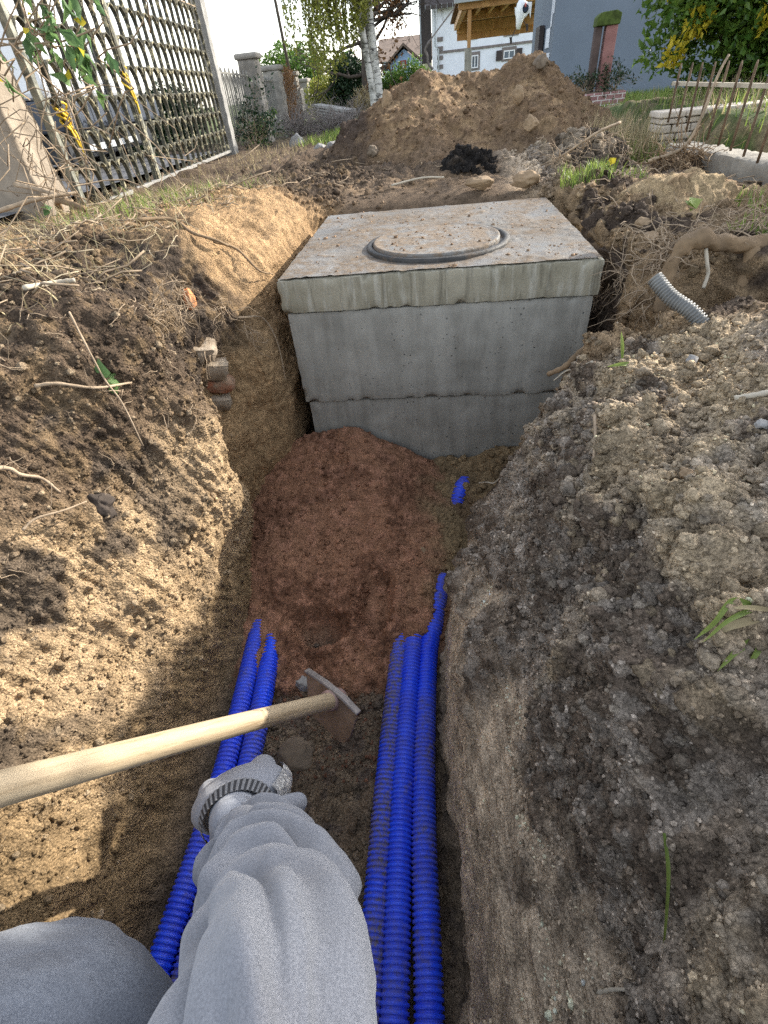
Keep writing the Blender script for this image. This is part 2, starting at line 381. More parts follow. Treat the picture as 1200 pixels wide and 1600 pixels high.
    Rr = mixc(Rr, (.45, .34, .205), top * sstep(.0, .25, n1 + .12) * .7)
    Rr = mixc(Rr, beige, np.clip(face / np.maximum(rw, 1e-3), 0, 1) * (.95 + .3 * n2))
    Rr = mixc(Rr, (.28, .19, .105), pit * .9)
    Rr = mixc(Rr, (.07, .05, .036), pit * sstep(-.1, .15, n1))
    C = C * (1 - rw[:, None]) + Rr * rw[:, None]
    Fl = mixc(np.tile(np.array((.185, .138, .095), np.float32), (len(P), 1)), (.20, .15, .10), sstep(-.1, .3, n1))
    Fl = mixc(Fl, (.11, .084, .064), sstep(.05, .3, n2))
    C = C * (1 - fl[:, None]) + Fl * fl[:, None]
    C = np.clip(C * (1 + .35 * n2[:, None]), .01, .8)
    o = npmesh('ground', P2, gridfaces(nr, nc), M['soil'], attrs={'col': C})
    tag(o, 'trampled earth cut open by a deep narrow trench', kind='structure')
    return P2.reshape(nr, nc, 3), Y, uu
GP, GY, GU = build_ground()
def gpoint(y, u):
    r = int(np.argmin(np.abs(GY - y))); c = int(np.argmin(np.abs(GU - u))); return GP[r, c]
def gheight(x, y):
    """ground height below a point away from the cut"""
    r = int(np.argmin(np.abs(GY - y))); row = GP[r]; c = int(np.argmin(np.abs(row[:, 0] - x) + 1e-3 * np.abs(row[:, 1] - y)))
    return float(row[c, 2])

# ------------------------------------------------------------------ heaps of earth
def heap(name, x0, x1, y0, y1, hfun, cfun, step, label, cat, kind=None, group=None, base=None):
    nx = int((x1 - x0) / step) + 1; ny = int((y1 - y0) / step) + 1
    Xg, Yg = np.meshgrid(np.linspace(x0, x1, nx), np.linspace(y0, y1, ny))
    P = np.stack([Xg.ravel(), Yg.ravel(), np.zeros(nx * ny)], 1).astype(np.float32)
    P[:, 2] = hfun(P[:, 0], P[:, 1], P)
    G = P.reshape(ny, nx, 3); du = np.gradient(G, axis=1); dv = np.gradient(G, axis=0)
    N = np.cross(du, dv).reshape(-1, 3); N /= np.linalg.norm(N, axis=1, keepdims=True)
    C, dsp = cfun(P, N); P2 = P + N * dsp[:, None]
    o = npmesh(name, P2, gridfaces(ny, nx), M['soil'], attrs={'col': np.clip(C, .005, .8)})
    tag(o, label, cat, group, kind); return o
def mound_h(x, y, P):
    crest = np.interp(x, [-.75, -.56, -.40, -.27, -.1, 0, .1, .3, .44, .52, .56, .66, .80, .95, 1.1], [-.08, .05, .22, .30, .365, .385, .345, .345, .375, .40, .385, .33, .20, .08, -.08])
    yc = 3.5 + .10 * np.sin(x * 4); sl = np.where(y < yc, .50, .75)
    ridge = crest - np.maximum(0, np.abs(y - yc) - .06) * sl
    ridge2 = np.interp(x, [-.8, -.55, -.35, -.15], [-.1, .20, .22, -.1]) - np.abs(y - 3.75) * .6
    return np.maximum(ridge, ridge2) + .05 * fbm(P * 4, 3, 41)
def mound_c(P, N):
    n1 = fbm(P * 5, 4, 42); n2 = fbm(P * 20, 4, 43); w, i = worley(P * 16, 44)
    C = mixc(np.tile(np.array((.20, .132, .076), np.float32), (len(P), 1)), (.29, .195, .11), sstep(-.1, .3, n1))
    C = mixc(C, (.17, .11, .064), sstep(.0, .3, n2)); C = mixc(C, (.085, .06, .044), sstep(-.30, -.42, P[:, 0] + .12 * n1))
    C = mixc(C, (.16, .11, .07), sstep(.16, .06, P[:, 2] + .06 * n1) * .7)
    return C, n2 * .016 + (.5 - w) * .010 + (billow(P * 30, 3, 45) - .3) * .016
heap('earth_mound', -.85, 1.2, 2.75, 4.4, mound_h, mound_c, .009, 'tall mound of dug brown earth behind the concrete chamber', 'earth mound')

def sand_h(x, y, P):
    t = np.interp(y, [.42, .50, .58, .70, .85, 1.0, 1.15, 1.27, 1.30], [-.74, -.685, -.645, -.622, -.595, -.55, -.485, -.43, -.43])
    cx = np.interp(y, [.4, .8, 1.3], [-.27, -.30, -.27]); hw = np.interp(y, [.4, .62, .75, 1.0, 1.15, 1.3], [.15, .18, .25, .19, .10, .02])
    sl = np.interp(y, [.4, .7, 1.0, 1.3], [.12, .22, .38, .62])
    h = t - np.maximum(0, x - cx - hw) * sl - np.maximum(0, cx - x - hw * .8) * sl * .35
    h += .010 * fbm(P * 8, 3, 50) + .016 * fbm(P * 15, 3, 55) * sstep(.75, .5, y) + .022 * sstep(.73, .80, y + .02 * np.sin(x * 90)) * sstep(-.36, -.40, x) * sstep(1.0, .85, y) + .020 * sstep(.66, .70, y + .02 * np.sin(x * 70)) * sstep(-.16, -.11, x) * sstep(.9, .8, y) * sstep(.0, -.03, x)
    for (a, b, ra, rb, dz) in ((-.295, .69, .075, .05, .034), (-.16, .755, .05, .095, .026), (-.31, 1.16, .05, .035, .016), (-.20, .95, .07, .06, .010)):
        r = np.sqrt(((x - a) / ra) ** 2 + ((y - b) / rb) ** 2)
        h += -dz * sstep(1.0, .55, r) + dz * .45 * np.exp(-((r - 1.15) / .2) ** 2)
    return h
def sand_c(P, N):
    n1 = fbm(P * 7, 4, 51); n2 = fbm(P * 30, 3, 52); w, i = worley(P * 75, 53); w2, i2 = worley(P * 160, 54)
    C = mixc(np.tile(np.array((.30, .156, .090), np.float32), (len(P), 1)), (.205, .103, .060), sstep(-.1, .3, n1))
    C = mixc(C, (.39, .20, .125), sstep(.05, .35, n2) * .6)
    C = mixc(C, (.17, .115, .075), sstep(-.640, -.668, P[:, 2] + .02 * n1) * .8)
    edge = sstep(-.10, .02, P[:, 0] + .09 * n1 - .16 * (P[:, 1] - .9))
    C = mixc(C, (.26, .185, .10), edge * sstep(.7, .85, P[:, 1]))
    return C, n2 * .004 + (.5 - w) * .009 * (.4 + sstep(-.1, .2, n1)) + (.5 - w2) * .004
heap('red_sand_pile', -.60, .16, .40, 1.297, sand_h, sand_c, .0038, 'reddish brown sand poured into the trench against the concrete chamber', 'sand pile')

def loose_h(x, y, P):
    h = np.interp(y, [.72, .85, 1.0, 1.15, 1.30], [-.72, -.655, -.625, -.59, -.56]) + (x - .0) * .18 + .02 * fbm(P * 9, 3, 60)
    return h - .03 * sstep(.09, .0, np.hypot(x - .09, y - 1.22))
def loose_c(P, N):
    n1 = fbm(P * 9, 4, 61); w, i = worley(P * 45, 62); w2, i2 = worley(P * 110, 63)
    C = mixc(np.tile(np.array((.25, .175, .095), np.float32), (len(P), 1)), (.17, .115, .065), sstep(-.1, .25, n1))
    C = mixc(C, (.15, .075, .05), sstep(-.02, -.12, P[:, 0] + .05 * n1) * .8)
    return C, (.5 - w) * .014 + (.5 - w2) * .006
heap('loose_clay', -.14, .34, .70, 1.297, loose_h, loose_c, .0045, 'crumbly yellow clay beside the red sand at the chamber foot', 'clay heap')

def clayheap_h(x, y, P):
    cr = np.interp(x, [.46, .52, .60, .70, .76, .88, 1.02, 1.15], [-.09, -.03, .03, .085, .075, .035, .01, -.08])
    return cr - np.maximum(0, np.abs(y - (1.86 - .25 * (x - .7))) - .03) * np.where(y < 1.86, .45, .7) + .02 * fbm(P * 8, 3, 70)
def clayheap_c(P, N):
    n1 = fbm(P * 9, 4, 71); w, i = worley(P * 26, 72); n2 = billow(np.stack([P[:, 0] * 40, P[:, 1] * 14, P[:, 2] * 8], 1), 3, 73)
    C = mixc(np.tile(np.array((.36, .26, .145), np.float32), (len(P), 1)), (.26, .175, .095), sstep(0, .3, n1))
    return C, (.5 - w) * .012 * sstep(-.1, .1, n1 + .1) + (n2 - .3) * .016
heap('clay_heap', .44, 1.2, 1.5, 2.25, clayheap_h, clayheap_c, .006, 'pale yellow clay heap with a sharp ridge right of the chamber lid', 'clay heap')

def rubbish_h(x, y, P):
    return np.interp(x, [.36, .46, .56, .66, .76, .88], [-.05, .06, .135, .145, .07, -.05]) - np.abs(y - 2.62) * .55 + .04 * fbm(P * 9, 4, 80)
def rubbish_c(P, N):
    n1 = fbm(P * 10, 4, 81); w, i = worley(P * 24, 82)
    C = mixc(np.tile(np.array((.10, .078, .058), np.float32), (len(P), 1)), (.25, .20, .145), sstep(.0, .25, n1 + .5 * i - .25))
    return C, (.5 - w) * .035 + (billow(P * 40, 3, 83) - .3) * .025
heap('root_spoil_heap', .33, .95, 2.35, 2.95, rubbish_h, rubbish_c, .006, 'low tangled heap of clods and roots in front of the mound', 'spoil heap')
def stump_h(x, y, P):
    return np.interp(x, [.74, .82, .90, .97, 1.06, 1.16], [-.09, .0, .065, .055, -.01, -.09]) - np.abs(y - 2.42) * .5 + .03 * fbm(P * 10, 4, 84)
def stump_c(P, N):
    n1 = fbm(P * 10, 4, 85); w, i = worley(P * 30, 86)
    C = mixc(np.tile(np.array((.052, .038, .029), np.float32), (len(P), 1)), (.13, .09, .06), sstep(.05, .3, n1))
    return C, (.5 - w) * .03 + (billow(P * 45, 3, 87) - .3) * .025
heap('root_stump', .72, 1.2, 2.2, 2.7, stump_h, stump_c, .006, 'dark torn-out root stump lying beside the old concrete kerb', 'root stump')
def burnt_h(x, y, P):
    return np.interp(x, [-.02, .04, .10, .16, .22, .30], [.02, .085, .125, .12, .095, .02]) - np.abs(y - 2.62) * .6 + .03 * fbm(P * 16, 4, 88)
def burnt_c(P, N):
    n1 = fbm(P * 18, 4, 89); w, i = worley(P * 40, 90)
    C = mixc(np.tile(np.array((.022, .019, .017), np.float32), (len(P), 1)), (.06, .048, .038), sstep(.1, .35, n1))
    return C, (.5 - w) * .03 + (billow(P * 60, 3, 91) - .3) * .03
heap('turf_clump', -.05, .33, 2.5, 2.75, burnt_h, burnt_c, .004, 'black clump of upturned turf at the foot of the tall mound', 'turf clump')

# ------------------------------------------------------------------ concrete chamber
def concrete_material():
    t = NT('concrete'); v = t.coord(); vs = t.coord('Object', (1, 1, .14))
    c = t.ramp(t.noise(7, 8, .68), [(.3, (.185, .175, .148)), (.7, (.32, .305, .262))])
    st = t.ramp(t.noise(38, 5, .6, vs), [(.42, 0.), (.62, 1.)])
    c = t.mix(c, (.44, .42, .36), t.math('MULTIPLY', st, .26))
    st2 = t.ramp(t.noise(21, 5, .6, vs, .3), [(.52, 0.), (.66, 1.)])
    c = t.mix(c, (.15, .14, .115), t.math('MULTIPLY', st2, .35))
    pore = t.ramp(t.voro(62), [(.10, 0.), (.16, 1.)]); psel = t.ramp(t.noise(16, 3), [(.5, 1.), (.6, 0.)])
    pm = t.math('MAXIMUM', pore, psel)
    c = t.mix((.06, .06, .055), c, pm)
    t.base(c).rough(t.ramp(t.noise(9, 4), [(.3, .55), (.7, .9)]))
    b = t.bump(pm, .6, .003); t.bump(t.noise(240, 5), .25, .002, b); return t.m
def lidside_material():
    t = NT('lid_concrete'); vs = t.coord('Object', (1, 1, .10))
    c = t.ramp(t.noise(6, 6, .6), [(.3, (.205, .185, .13)), (.7, (.32, .29, .215))])
    st = t.ramp(t.noise(70, 4, .6, vs), [(.50, 0.), (.66, 1.)])
    c = t.mix(c, (.44, .42, .35), t.math('MULTIPLY', st, .55))
    st2 = t.ramp(t.noise(52, 4, .6, vs, .4), [(.54, 0.), (.68, 1.)]); c = t.mix(c, (.09, .08, .055), t.math('MULTIPLY', st2, .55))
    t.base(c).rough(.75); t.bump(t.noise(160, 6), .4, .003); return t.m
def lidtop_material():
    t = NT('lid_top'); n = t.noise(7, 6, .62, dist=.4)
    c = t.ramp(t.noise(4, 5), [(.3, (.115, .112, .105)), (.7, (.19, .182, .166))])
    dm = t.ramp(n, [(.36, 0.), (.54, 1.)]); d2 = t.ramp(t.noise(48, 6, .7), [(.36, 0.), (.54, 1.)])
    m = t.math('MULTIPLY', dm, d2); m = t.math('MAXIMUM', m, t.math('MULTIPLY', dm, .55))
    dirt = t.ramp(t.noise(30, 4), [(.3, (.105, .078, .054)), (.7, (.175, .130, .088))])
    c = t.mix(c, dirt, t.math('MULTIPLY', m, .92))
    wet = t.ramp(t.noise(3.4, 4, .5), [(.45, .38), (.58, .85)]); t.base(c).rough(t.math('MAXIMUM', wet, m))
    t.b.inputs['Specular IOR Level'].default_value = .22
    b = t.bump(t.noise(60, 7, .65), .55, .006); t.bump(m, .5, .004, b); return t.m
M['conc'] = concrete_material(); M['lidside'] = lidside_material(); M['lidtop'] = lidtop_material()
def slab(name, x0, x1, y0, y1, z0, z1, mat, parent, seed, amp=.0016, wav=0.0, r=.006):
    """a cast block with slightly worn edges: dense rounded box sheet"""
    cx, cy, cz = (x0 + x1) / 2, (y0 + y1) / 2, (z0 + z1) / 2; hx, hy, hz = (x1 - x0) / 2, (y1 - y0) / 2, (z1 - z0) / 2
    bm = MB(); s = .011
    Vs, Fs, off = [], [], 0
    for ax in range(3):
        for sg in (-1, 1):
            h = [hx, hy, hz]; a, b = [i for i in range(3) if i != ax]
            na, nb = max(2, int(2 * h[a] / s)), max(2, int(2 * h[b] / s))
            A, B = np.meshgrid(np.linspace(-h[a], h[a], na + 1), np.linspace(-h[b], h[b], nb + 1))
            P = np.zeros((A.size, 3)); P[:, a] = A.ravel(); P[:, b] = B.ravel(); P[:, ax] = sg * h[ax]
            F = gridfaces(nb + 1, na + 1)
            flip = (sg > 0) == (ax == 1)
            Vs.append(P); Fs.append((F[:, ::-1] if flip else F) + off); off += len(P)
    P = np.concatenate(Vs); hv = np.array([hx, hy, hz])
    I = np.clip(P, -(hv - r), hv - r); D = P - I; L = np.linalg.norm(D, axis=1, keepdims=True)
    P = np.where(L > 1e-9, I + D / np.maximum(L, 1e-9) * np.minimum(L, r), P)
    nz = fbm((P + 3.7 * seed).astype(np.float32) * 30, 4, seed) * amp
    edge = sstep(r * 2.5, 0, hv.max() * 0 + np.sort(hv - np.abs(P), axis=1)[:, 1])
    chip = np.maximum(0, fbm((P + 9.1 * seed).astype(np.float32) * 45, 3, seed + 5) - .22) * edge * .02
    dirn = I - P; dn = np.linalg.norm(dirn, axis=1, keepdims=True); dirn = np.where(dn > 1e-9, dirn / np.maximum(dn, 1e-9), 0)
    P = P + dirn * (chip[:, None] + nz[:, None])
    low = sstep(-hz + .02, -hz, P[:, 2]); P[:, 2] += low * wav * pnoise(np.stack([P[:, 0] * 9, P[:, 1] * 9, P[:, 2] * 0], 1).astype(np.float32), seed)
    o = npmesh(name, P + np.array([cx, cy, cz]), Fs, mat, parent)
    bme = o.data; return o
cham = empty('concrete_chamber', (-.008, 1.70, -.70), 'square grey concrete chamber with round manhole set into the pit', 'chamber')
slab('lid_slab', -.410, .394, 1.296, 2.10, -.082, 0.0, M['lidside'], cham, 3, .0022, .002, .005)
slab('upper_ring', -.401, .385, 1.302, 2.094, -.346, -.083, M['conc'], cham, 4, .0016, .002)
slab('lower_ring', -.393, .376, 1.310, 2.086, -.72, -.3475, M['conc'], cham, 5)
n = 150                                                      # the slab's muddy wearing surface, a sheet 3 mm proud
A, B = np.meshgrid(np.linspace(-.403, .387, n), np.linspace(1.303, 2.093, n)); P = np.stack([A.ravel(), B.ravel(), np.full(n * n, .0032)], 1).astype(np.float32)
md = fbm(P * 9, 4, 95); P[:, 2] += np.maximum(0, md) * .004 + np.maximum(0, fbm(P * 50, 3, 96)) * .003 * sstep(-.1, .2, md)
npmesh('lid_surface', P, gridfaces(n, n), M['lidtop'], cham)
def iron_material():
    t = NT('cast_iron'); c = t.ramp(t.noise(20, 5), [(.3, (.025, .025, .024)), (.7, (.06, .056, .05))])
    dirt = t.ramp(t.noise(14, 6, .7), [(.52, 0.), (.68, 1.)]); c = t.mix(c, (.20, .14, .09), t.math('MULTIPLY', dirt, .6))
    t.base(c).rough(t.ramp(dirt, [(0, .6), (1, .9)])); t.b.inputs['Metallic'].default_value = .0
    t.bump(t.noise(90, 6, .7), .6, .005); return t.m
def cover_material():
    t = NT('iron_cover'); c = t.ramp(t.noise(20, 5), [(.3, (.12, .116, .108)), (.7, (.20, .19, .172))])
    dirt = t.ramp(t.noise(26, 7, .72), [(.40, 0.), (.56, 1.)]); c = t.mix(c, (.16, .115, .075), t.math('MULTIPLY', dirt, .85))
    t.base(c).rough(t.ramp(dirt, [(0, .55), (1, .9)])); t.b.inputs['Specular IOR Level'].default_value = .25
    b = t.bump(t.voro(55), .5, .004); t.bump(t.noise(80, 6, .7), .6, .006, b); return t.m
M['iron'] = iron_material(); M['cover'] = cover_material()
def lathe(name, prof, c, mat, parent, n=96, ng=None):
    V = []; 
    for (r, z) in prof:
        for k in range(n): a = 2 * math.pi * k / n; V.append((c[0] + r * math.cos(a), c[1] + r * math.sin(a), c[2] + z))
    F = gridfaces(len(prof), n, True)
    return npmesh(name, np.array(V), F, mat, parent)
LC = (.0, 1.553, .003)
fr_ = lathe('manhole_frame', [(.200, -.02), (.200, .004), (.199, .0095), (.190, .011), (.185, .010), (.1835, -.012), (.168, -.014), (.160, -.014)], LC, M['iron'], cham)
cv = MB()
V = []; prof = [(.0001, .0165), (.05, .0165), (.10, .016), (.150, .0155), (.166, .0155), (.171, .0175), (.1755, .0165), (.177, .012), (.176, -.013)]
cvr = lathe('manhole_cover', prof, (LC[0] - .004, LC[1] - .004, LC[2]), M['cover'], fr_)
for a in (.35, 1.75, 2.9, 4.3, 5.6):
    c_, s_ = math.cos(a), math.sin(a); k_ = MB(); k_.bar((LC[0] + .179 * c_, LC[1] + .179 * s_, .008), (LC[0] + .189 * c_, LC[1] + .189 * s_, .010), .016, .010); k_.build('hinge_lug', M['iron'], fr_, bevel=.002)
# ------------------------------------------------------------------ conduits lying on the trench floor
def pipe_material():
    t = NT('blue_plastic'); c = t.ramp(t.noise(14, 3), [(.3, (.010, .050, .72)), (.7, (.016, .085, .90))])
    a = t.n('Attribute'); a.attribute_name = 'dirt'; dv = t.n('SeparateColor'); t.l(a.outputs['Color'], dv.inputs[0])
    spots = t.ramp(t.noise(30, 6, .7), [(.56, 0.), (.66, 1.)]); dust = t.ramp(t.noise(120, 5, .7), [(.40, 0.), (.66, 1.)])
    m = t.math('MAXIMUM', t.math('MULTIPLY', dv.outputs[0], t.math('ADD', dust, .25)), t.math('MULTIPLY', spots, .55))
    c = t.mix(c, (.15, .125, .095), t.math('MINIMUM', m, .92))
    t.base(c).rough(t.ramp(m, [(0, .36), (.6, .9)])); t.b.inputs['Specular IOR Level'].default_value = .45
    t.bump(t.noise(220, 5), .15, .002); return t.m
M['pipe'] = pipe_material()
def corrugated(name, pts, r, pitch, mat, parent=None, dirt=0.2, seed=0, nseg=28, depth=.0028):
    C = crom(pts, 400); L = np.concatenate([[0], np.cumsum(np.linalg.norm(np.diff(C, axis=0), axis=1))])
    prof = [(0.0, 1), (.44, 1), (.54, 0), (.92, 0)]
    s = []; rr = []
    for i in range(int(L[-1] / pitch)):
        for a, b in prof: s.append((i + a) * pitch); rr.append(r - (0 if b else depth))
    s = np.array(s); rr = np.array(rr)
    P = np.stack([np.interp(s, L, C[:, k]) for k in range(3)], 1)
    _, T, X, Y = frames(P); X = np.array(X); Y = np.array(Y)
    a = np.linspace(0, 2 * math.pi, nseg, endpoint=False)
    V = P[:, None] + rr[:, None, None] * (X[:, None] * np.cos(a)[None, :, None] + Y[:, None] * np.sin(a)[None, :, None])
    Vf = V.reshape(-1, 3); F = gridfaces(len(P), nseg, True)
    upn = ((Vf - np.repeat(P, nseg, 0))[:, 2] / r)
    n1 = fbm((Vf * 9 + seed).astype(np.float32), 4, seed); groove = np.repeat((rr < r - .001).astype(float), nseg)
    d = np.clip(dirt * (1.0 + 1.6 * n1) + dirt * .7 * groove + (dirt > .3) * .5 * n1, 0, 1)
    return npmesh(name, Vf, F, mat, parent, smooth=False, attrs={'dirt': np.stack([d, d, d], 1)})
ZP = -.642
PIPES = [
 ([(-.476, -.5, ZP), (-.452, -.1, ZP), (-.440, .1, ZP), (-.433, .38, ZP), (-.462, .76, ZP - .006), (-.475, 1.0, ZP - .03), (-.48, 1.29, ZP - .035)],   .24, 'clean bright blue ribbed conduit against the left clay wall'),
 ([(-.425, -.5, ZP), (-.405, -.1, ZP), (-.394, .1, ZP), (-.386, .38, ZP), (-.416, .74, ZP - .004), (-.43, 1.0, ZP - .03), (-.43, 1.29, ZP - .035)], .34, 'muddy-topped blue ribbed conduit of the left pair, nearer the hoe'),
 ([(-.128, -.5, ZP - .006), (-.114, -.1, ZP - .006), (-.112, .1, ZP - .006), (-.110, .33, ZP - .006), (-.100, .62, ZP - .003), (-.092, .8, ZP - .01), (-.07, 1.29, ZP - .03)], .72, 'dirtiest grey-dusted blue conduit of the right three'),
 ([(-.075, -.5, ZP), (-.076, -.1, ZP), (-.075, .05, ZP), (-.078, .33, ZP), (-.066, .67, ZP + .006), (-.050, .85, ZP + .0), (-.02, 1.05, ZP + .0), (.0, 1.29, ZP)], .22, 'clean vivid blue conduit in the middle of the right three'),
 ([(-.018, -.5, ZP), (-.022, -.1, ZP), (-.025, .05, ZP), (-.038, .33, ZP), (-.034, .62, ZP), (-.018, .72, ZP + .008), (-.004, .82, ZP + .016), (.018, .95, ZP - .022), (.040, 1.09, ZP + .02), (.062, 1.17, ZP + .062), (.09, 1.29, ZP + .0)], .33, 'blue ribbed conduit closest to the right trench face'),
]
for i, (pts, dt, lab) in enumerate(PIPES):
    tag(corrugated('conduit', pts, .0222, .0086, M['pipe'], None, dt, 11 + i), lab, 'conduit', 'blue conduits in the trench')
M['greypipe'] = simple('grey_plastic', (.16, .16, .15), .5, .25, 20, .3, 120)
tag(corrugated('pipe_offcut', [(.392, .985, .046), (.415, .955, .022), (.445, .925, .004), (.475, .90, -.026), (.49, .885, -.05)], .0135, .0056, M['greypipe'], None, .3, 19, 24, .0026),
    'short grey corrugated pipe stub poking from the right bank clods', 'pipe')

# ------------------------------------------------------------------ hoe
def wood_material(name, a, b, sc_=(60, 60, 4)):
    t = NT(name); v = t.coord('Object', sc_)
    c = t.ramp(t.noise(1.2, 6, .6, v, .6), [(.3, a), (.7, b)]); c2 = t.ramp(t.noise(3.5, 4, .7, v), [(.55, (1, 1, 1)), (.72, (.62, .58, .52))])
    t.base(t.mix(c, c2, 1.0, 'MULTIPLY')).rough(.62); t.bump(t.noise(4, 6, .6, v), .35, .002); return t.m
M['ash'] = wood_material('ash_wood', (.33, .25, .155), (.48, .38, .245))
M['steel'] = simple('worn_steel', (.27, .235, .21), .55, .35, 25, .4, 120, .5)
M['mudsteel'] = simple('muddy_steel', (.20, .135, .09), .75, .4, 22, .5, 90)
hoe = empty('hoe', (-.212, .455, -.575), 'wooden-handled hoe leaning in the trench with its blade in red sand', 'hoe')
hA = np.array((-.2095, .470, -.545)); hB = np.array((-.406, .141, -.104)); hd = (hB - hA) / np.linalg.norm(hB - hA)
ts = np.linspace(-.02, .98, 60); pts = hA + hd * ts[:, None]; pts[:, 2] += .004 * np.sin(ts * 7); pts[:, 0] += .003 * np.sin(ts * 5 + 1)
V, F = tube_arrays([(0, 0, 0)] * 2, 1)
rad = np.interp(ts, [-.02, 0, .06, .2, .6, .98], [.0165, .0172, .0168, .0165, .0178, .0185])
Lh = float(np.linalg.norm(hB - hA)); V, F = tube_arrays([(.003 * math.sin(t * 5 + 1), .0025 * math.sin(t * 7), t) for t in ts], list(rad * .92), 20)
mb = MB(); mb.add(V, F); hh_ = mb.build('handle', M['ash'], hoe, True); hh_.location = hA; hh_.rotation_mode = 'QUATERNION'; hh_.rotation_quaternion = Vector(hd).to_track_quat('Z', 'Y')
up_ = np.array((0, 0, 1.)); side = np.array((.138, -.100, -.004)); side /= np.linalg.norm(side)
dn = np.array((-.02, -.075, -.15)); dn -= side * dn.dot(side); dn /= np.linalg.norm(dn); nr_ = np.cross(side, dn)
cH = hA + hd * .012
def bl(u, v, w=0): return tuple(cH + side * (u * .88) + dn * (v * .88) + nr_ * w)
prof = [(-.085, -.012), (-.070, -.020), (-.02, -.024), (.02, -.024), (.062, -.018), (.072, -.006), (.070, .05), (.060, .078), (.045, .085), (-.045, .080), (-.062, .066), (-.070, .03)]
b_ = MB(); b_.prism([bl(u, v, -.003) for u, v in prof], nr_ * .006); b_.build('blade', M['mudsteel'], hoe, bevel=.001)
b_ = MB(); b_.prism([bl(-.090, -.021, -.0055), bl(-.03, -.031, -.0075), bl(.03, -.031, -.0075), bl(.073, -.021, -.0055), bl(.073, -.0155, -.0055), bl(.03, -.0245, -.0075), bl(-.03, -.0245, -.0075), bl(-.090, -.0155, -.0055)], nr_ * .013)
b_.build('blade_edge', M['steel'], hoe, bevel=.001)
b_ = MB(); b_.tube([tuple(hA + hd * t) for t in (-.012, -.005, .022, .030)], [.0195, .0205, .0205, .019], 24); b_.build('socket', simple('painted_collar', (.30, .20, .17), .7, .35, 60, .4, 120), hoe, True)

# ------------------------------------------------------------------ the crouching worker (arm, glove, trousers)
def cloth_material(name, a, b, weave=900., fl=.25, streak=0.0):
    t = NT(name); c = t.ramp(t.noise(700, 3, .75, t.coord('Object', (1, 1, .5))), [(.36, a), (.64, b)]); c2 = t.ramp(t.noise(9, 4), [(.3, (.86, .86, .88)), (.7, (1.08, 1.08, 1.08))])
    sk = t.ramp(t.noise(5, 5, .6, t.coord('Object', (1, 3, 3)), 1.5), [(.50, 0.), (.56, 1.), (.60, 0.)]); c = t.mix(c, tuple(min(1, x * 1.55) for x in b), t.math('MULTIPLY', sk, streak))
    t.base(t.mix(c, c2, 1.0, 'MULTIPLY')).rough(.95); t.b.inputs['Sheen Weight'].default_value = fl; t.b.inputs['Sheen Roughness'].default_value = .5
    v = t.coord('Object', (1, 1, .35)); t.bump(t.noise(weave, 3, .6, v), .25, .0012); return t.m
M['sweat'] = cloth_material('grey_sweatshirt', (.165, .168, .180), (.245, .248, .262))
M['jeans'] = cloth_material('washed_denim', (.115, .125, .145), (.20, .215, .24), 700., .1, .16)
M['glove'] = cloth_material('grey_knit', (.20, .21, .235), (.36, .37, .39), 600., .15)
person = empty('person', (-.25, -.35, -.66), 'crouching person with grey sweatshirt arm reaching down and a knit work glove', 'person')
def clothtube(name, pts, rad, mat, parent, fold, nu=170, nl=260, squash=None, seed=0):
    C = crom(pts, nl); Rr = np.interp(np.linspace(0, len(rad) - 1, nl), np.arange(len(rad)), rad)
    Rr = gauss1(Rr[:, None], 9, 0)[:, 0]
    _, T, X, Y = frames(C); X = np.array(X); Y = np.array(Y); a = np.linspace(0, 2 * math.pi, nu, endpoint=False)
    S = np.linspace(0, 1, nl)
    D = fold(np.repeat(S, nu), np.tile(a, nl)).reshape(nl, nu)
    R_ = Rr[:, None] + D
    V = C[:, None] + R_[..., None] * (X[:, None] * np.cos(a)[None, :, None] + Y[:, None] * np.sin(a)[None, :, None])
    V = gauss1(V, 1.2, 0)
    Vf = V.reshape(-1, 3).astype(np.float32)
    Nn = (V - C[:, None]).reshape(-1, 3); Nn /= np.linalg.norm(Nn, axis=1, keepdims=True)
    Vf = Vf + Nn * (fbm(Vf * 16, 3, seed) * .006)[:, None]
    F = gridfaces(nl, nu, True); n0 = len(Vf)
    Vf = np.vstack([Vf, C[0], C[-1]]); k = np.arange(nu); k1 = (k + 1) % nu
    caps = np.concatenate([np.stack([np.full(nu, n0), k1, k], 1), np.stack([np.full(nu, n0 + 1), n0 - nu + k, n0 - nu + k1], 1)])
    return npmesh(name, Vf, [F, caps], mat, parent)
def fold_arm(s, a):
    # pillowy drag folds with sharp creases, slanting round the forearm and bunched towards the wrist
    w = np.sin(a * 1.0 + .8) * .07 + np.sin(a * 2 + 2.) * .025
    amp = np.interp(s, [0, .25, .45, .7, .9, 1], [.006, .015, .023, .025, .014, .004])
    P = np.stack([s * 11 + w * 12, .9 * np.cos(a) + s * 2, .9 * np.sin(a)], 1).astype(np.float32)
    b = np.abs(pnoise(P, 61)) * 1.5 + .28 * np.abs(pnoise(P * np.array([2.1, 1.7, 1.7], np.float32), 62))
    return amp * (np.minimum(b, .75) - .30) * 1.7
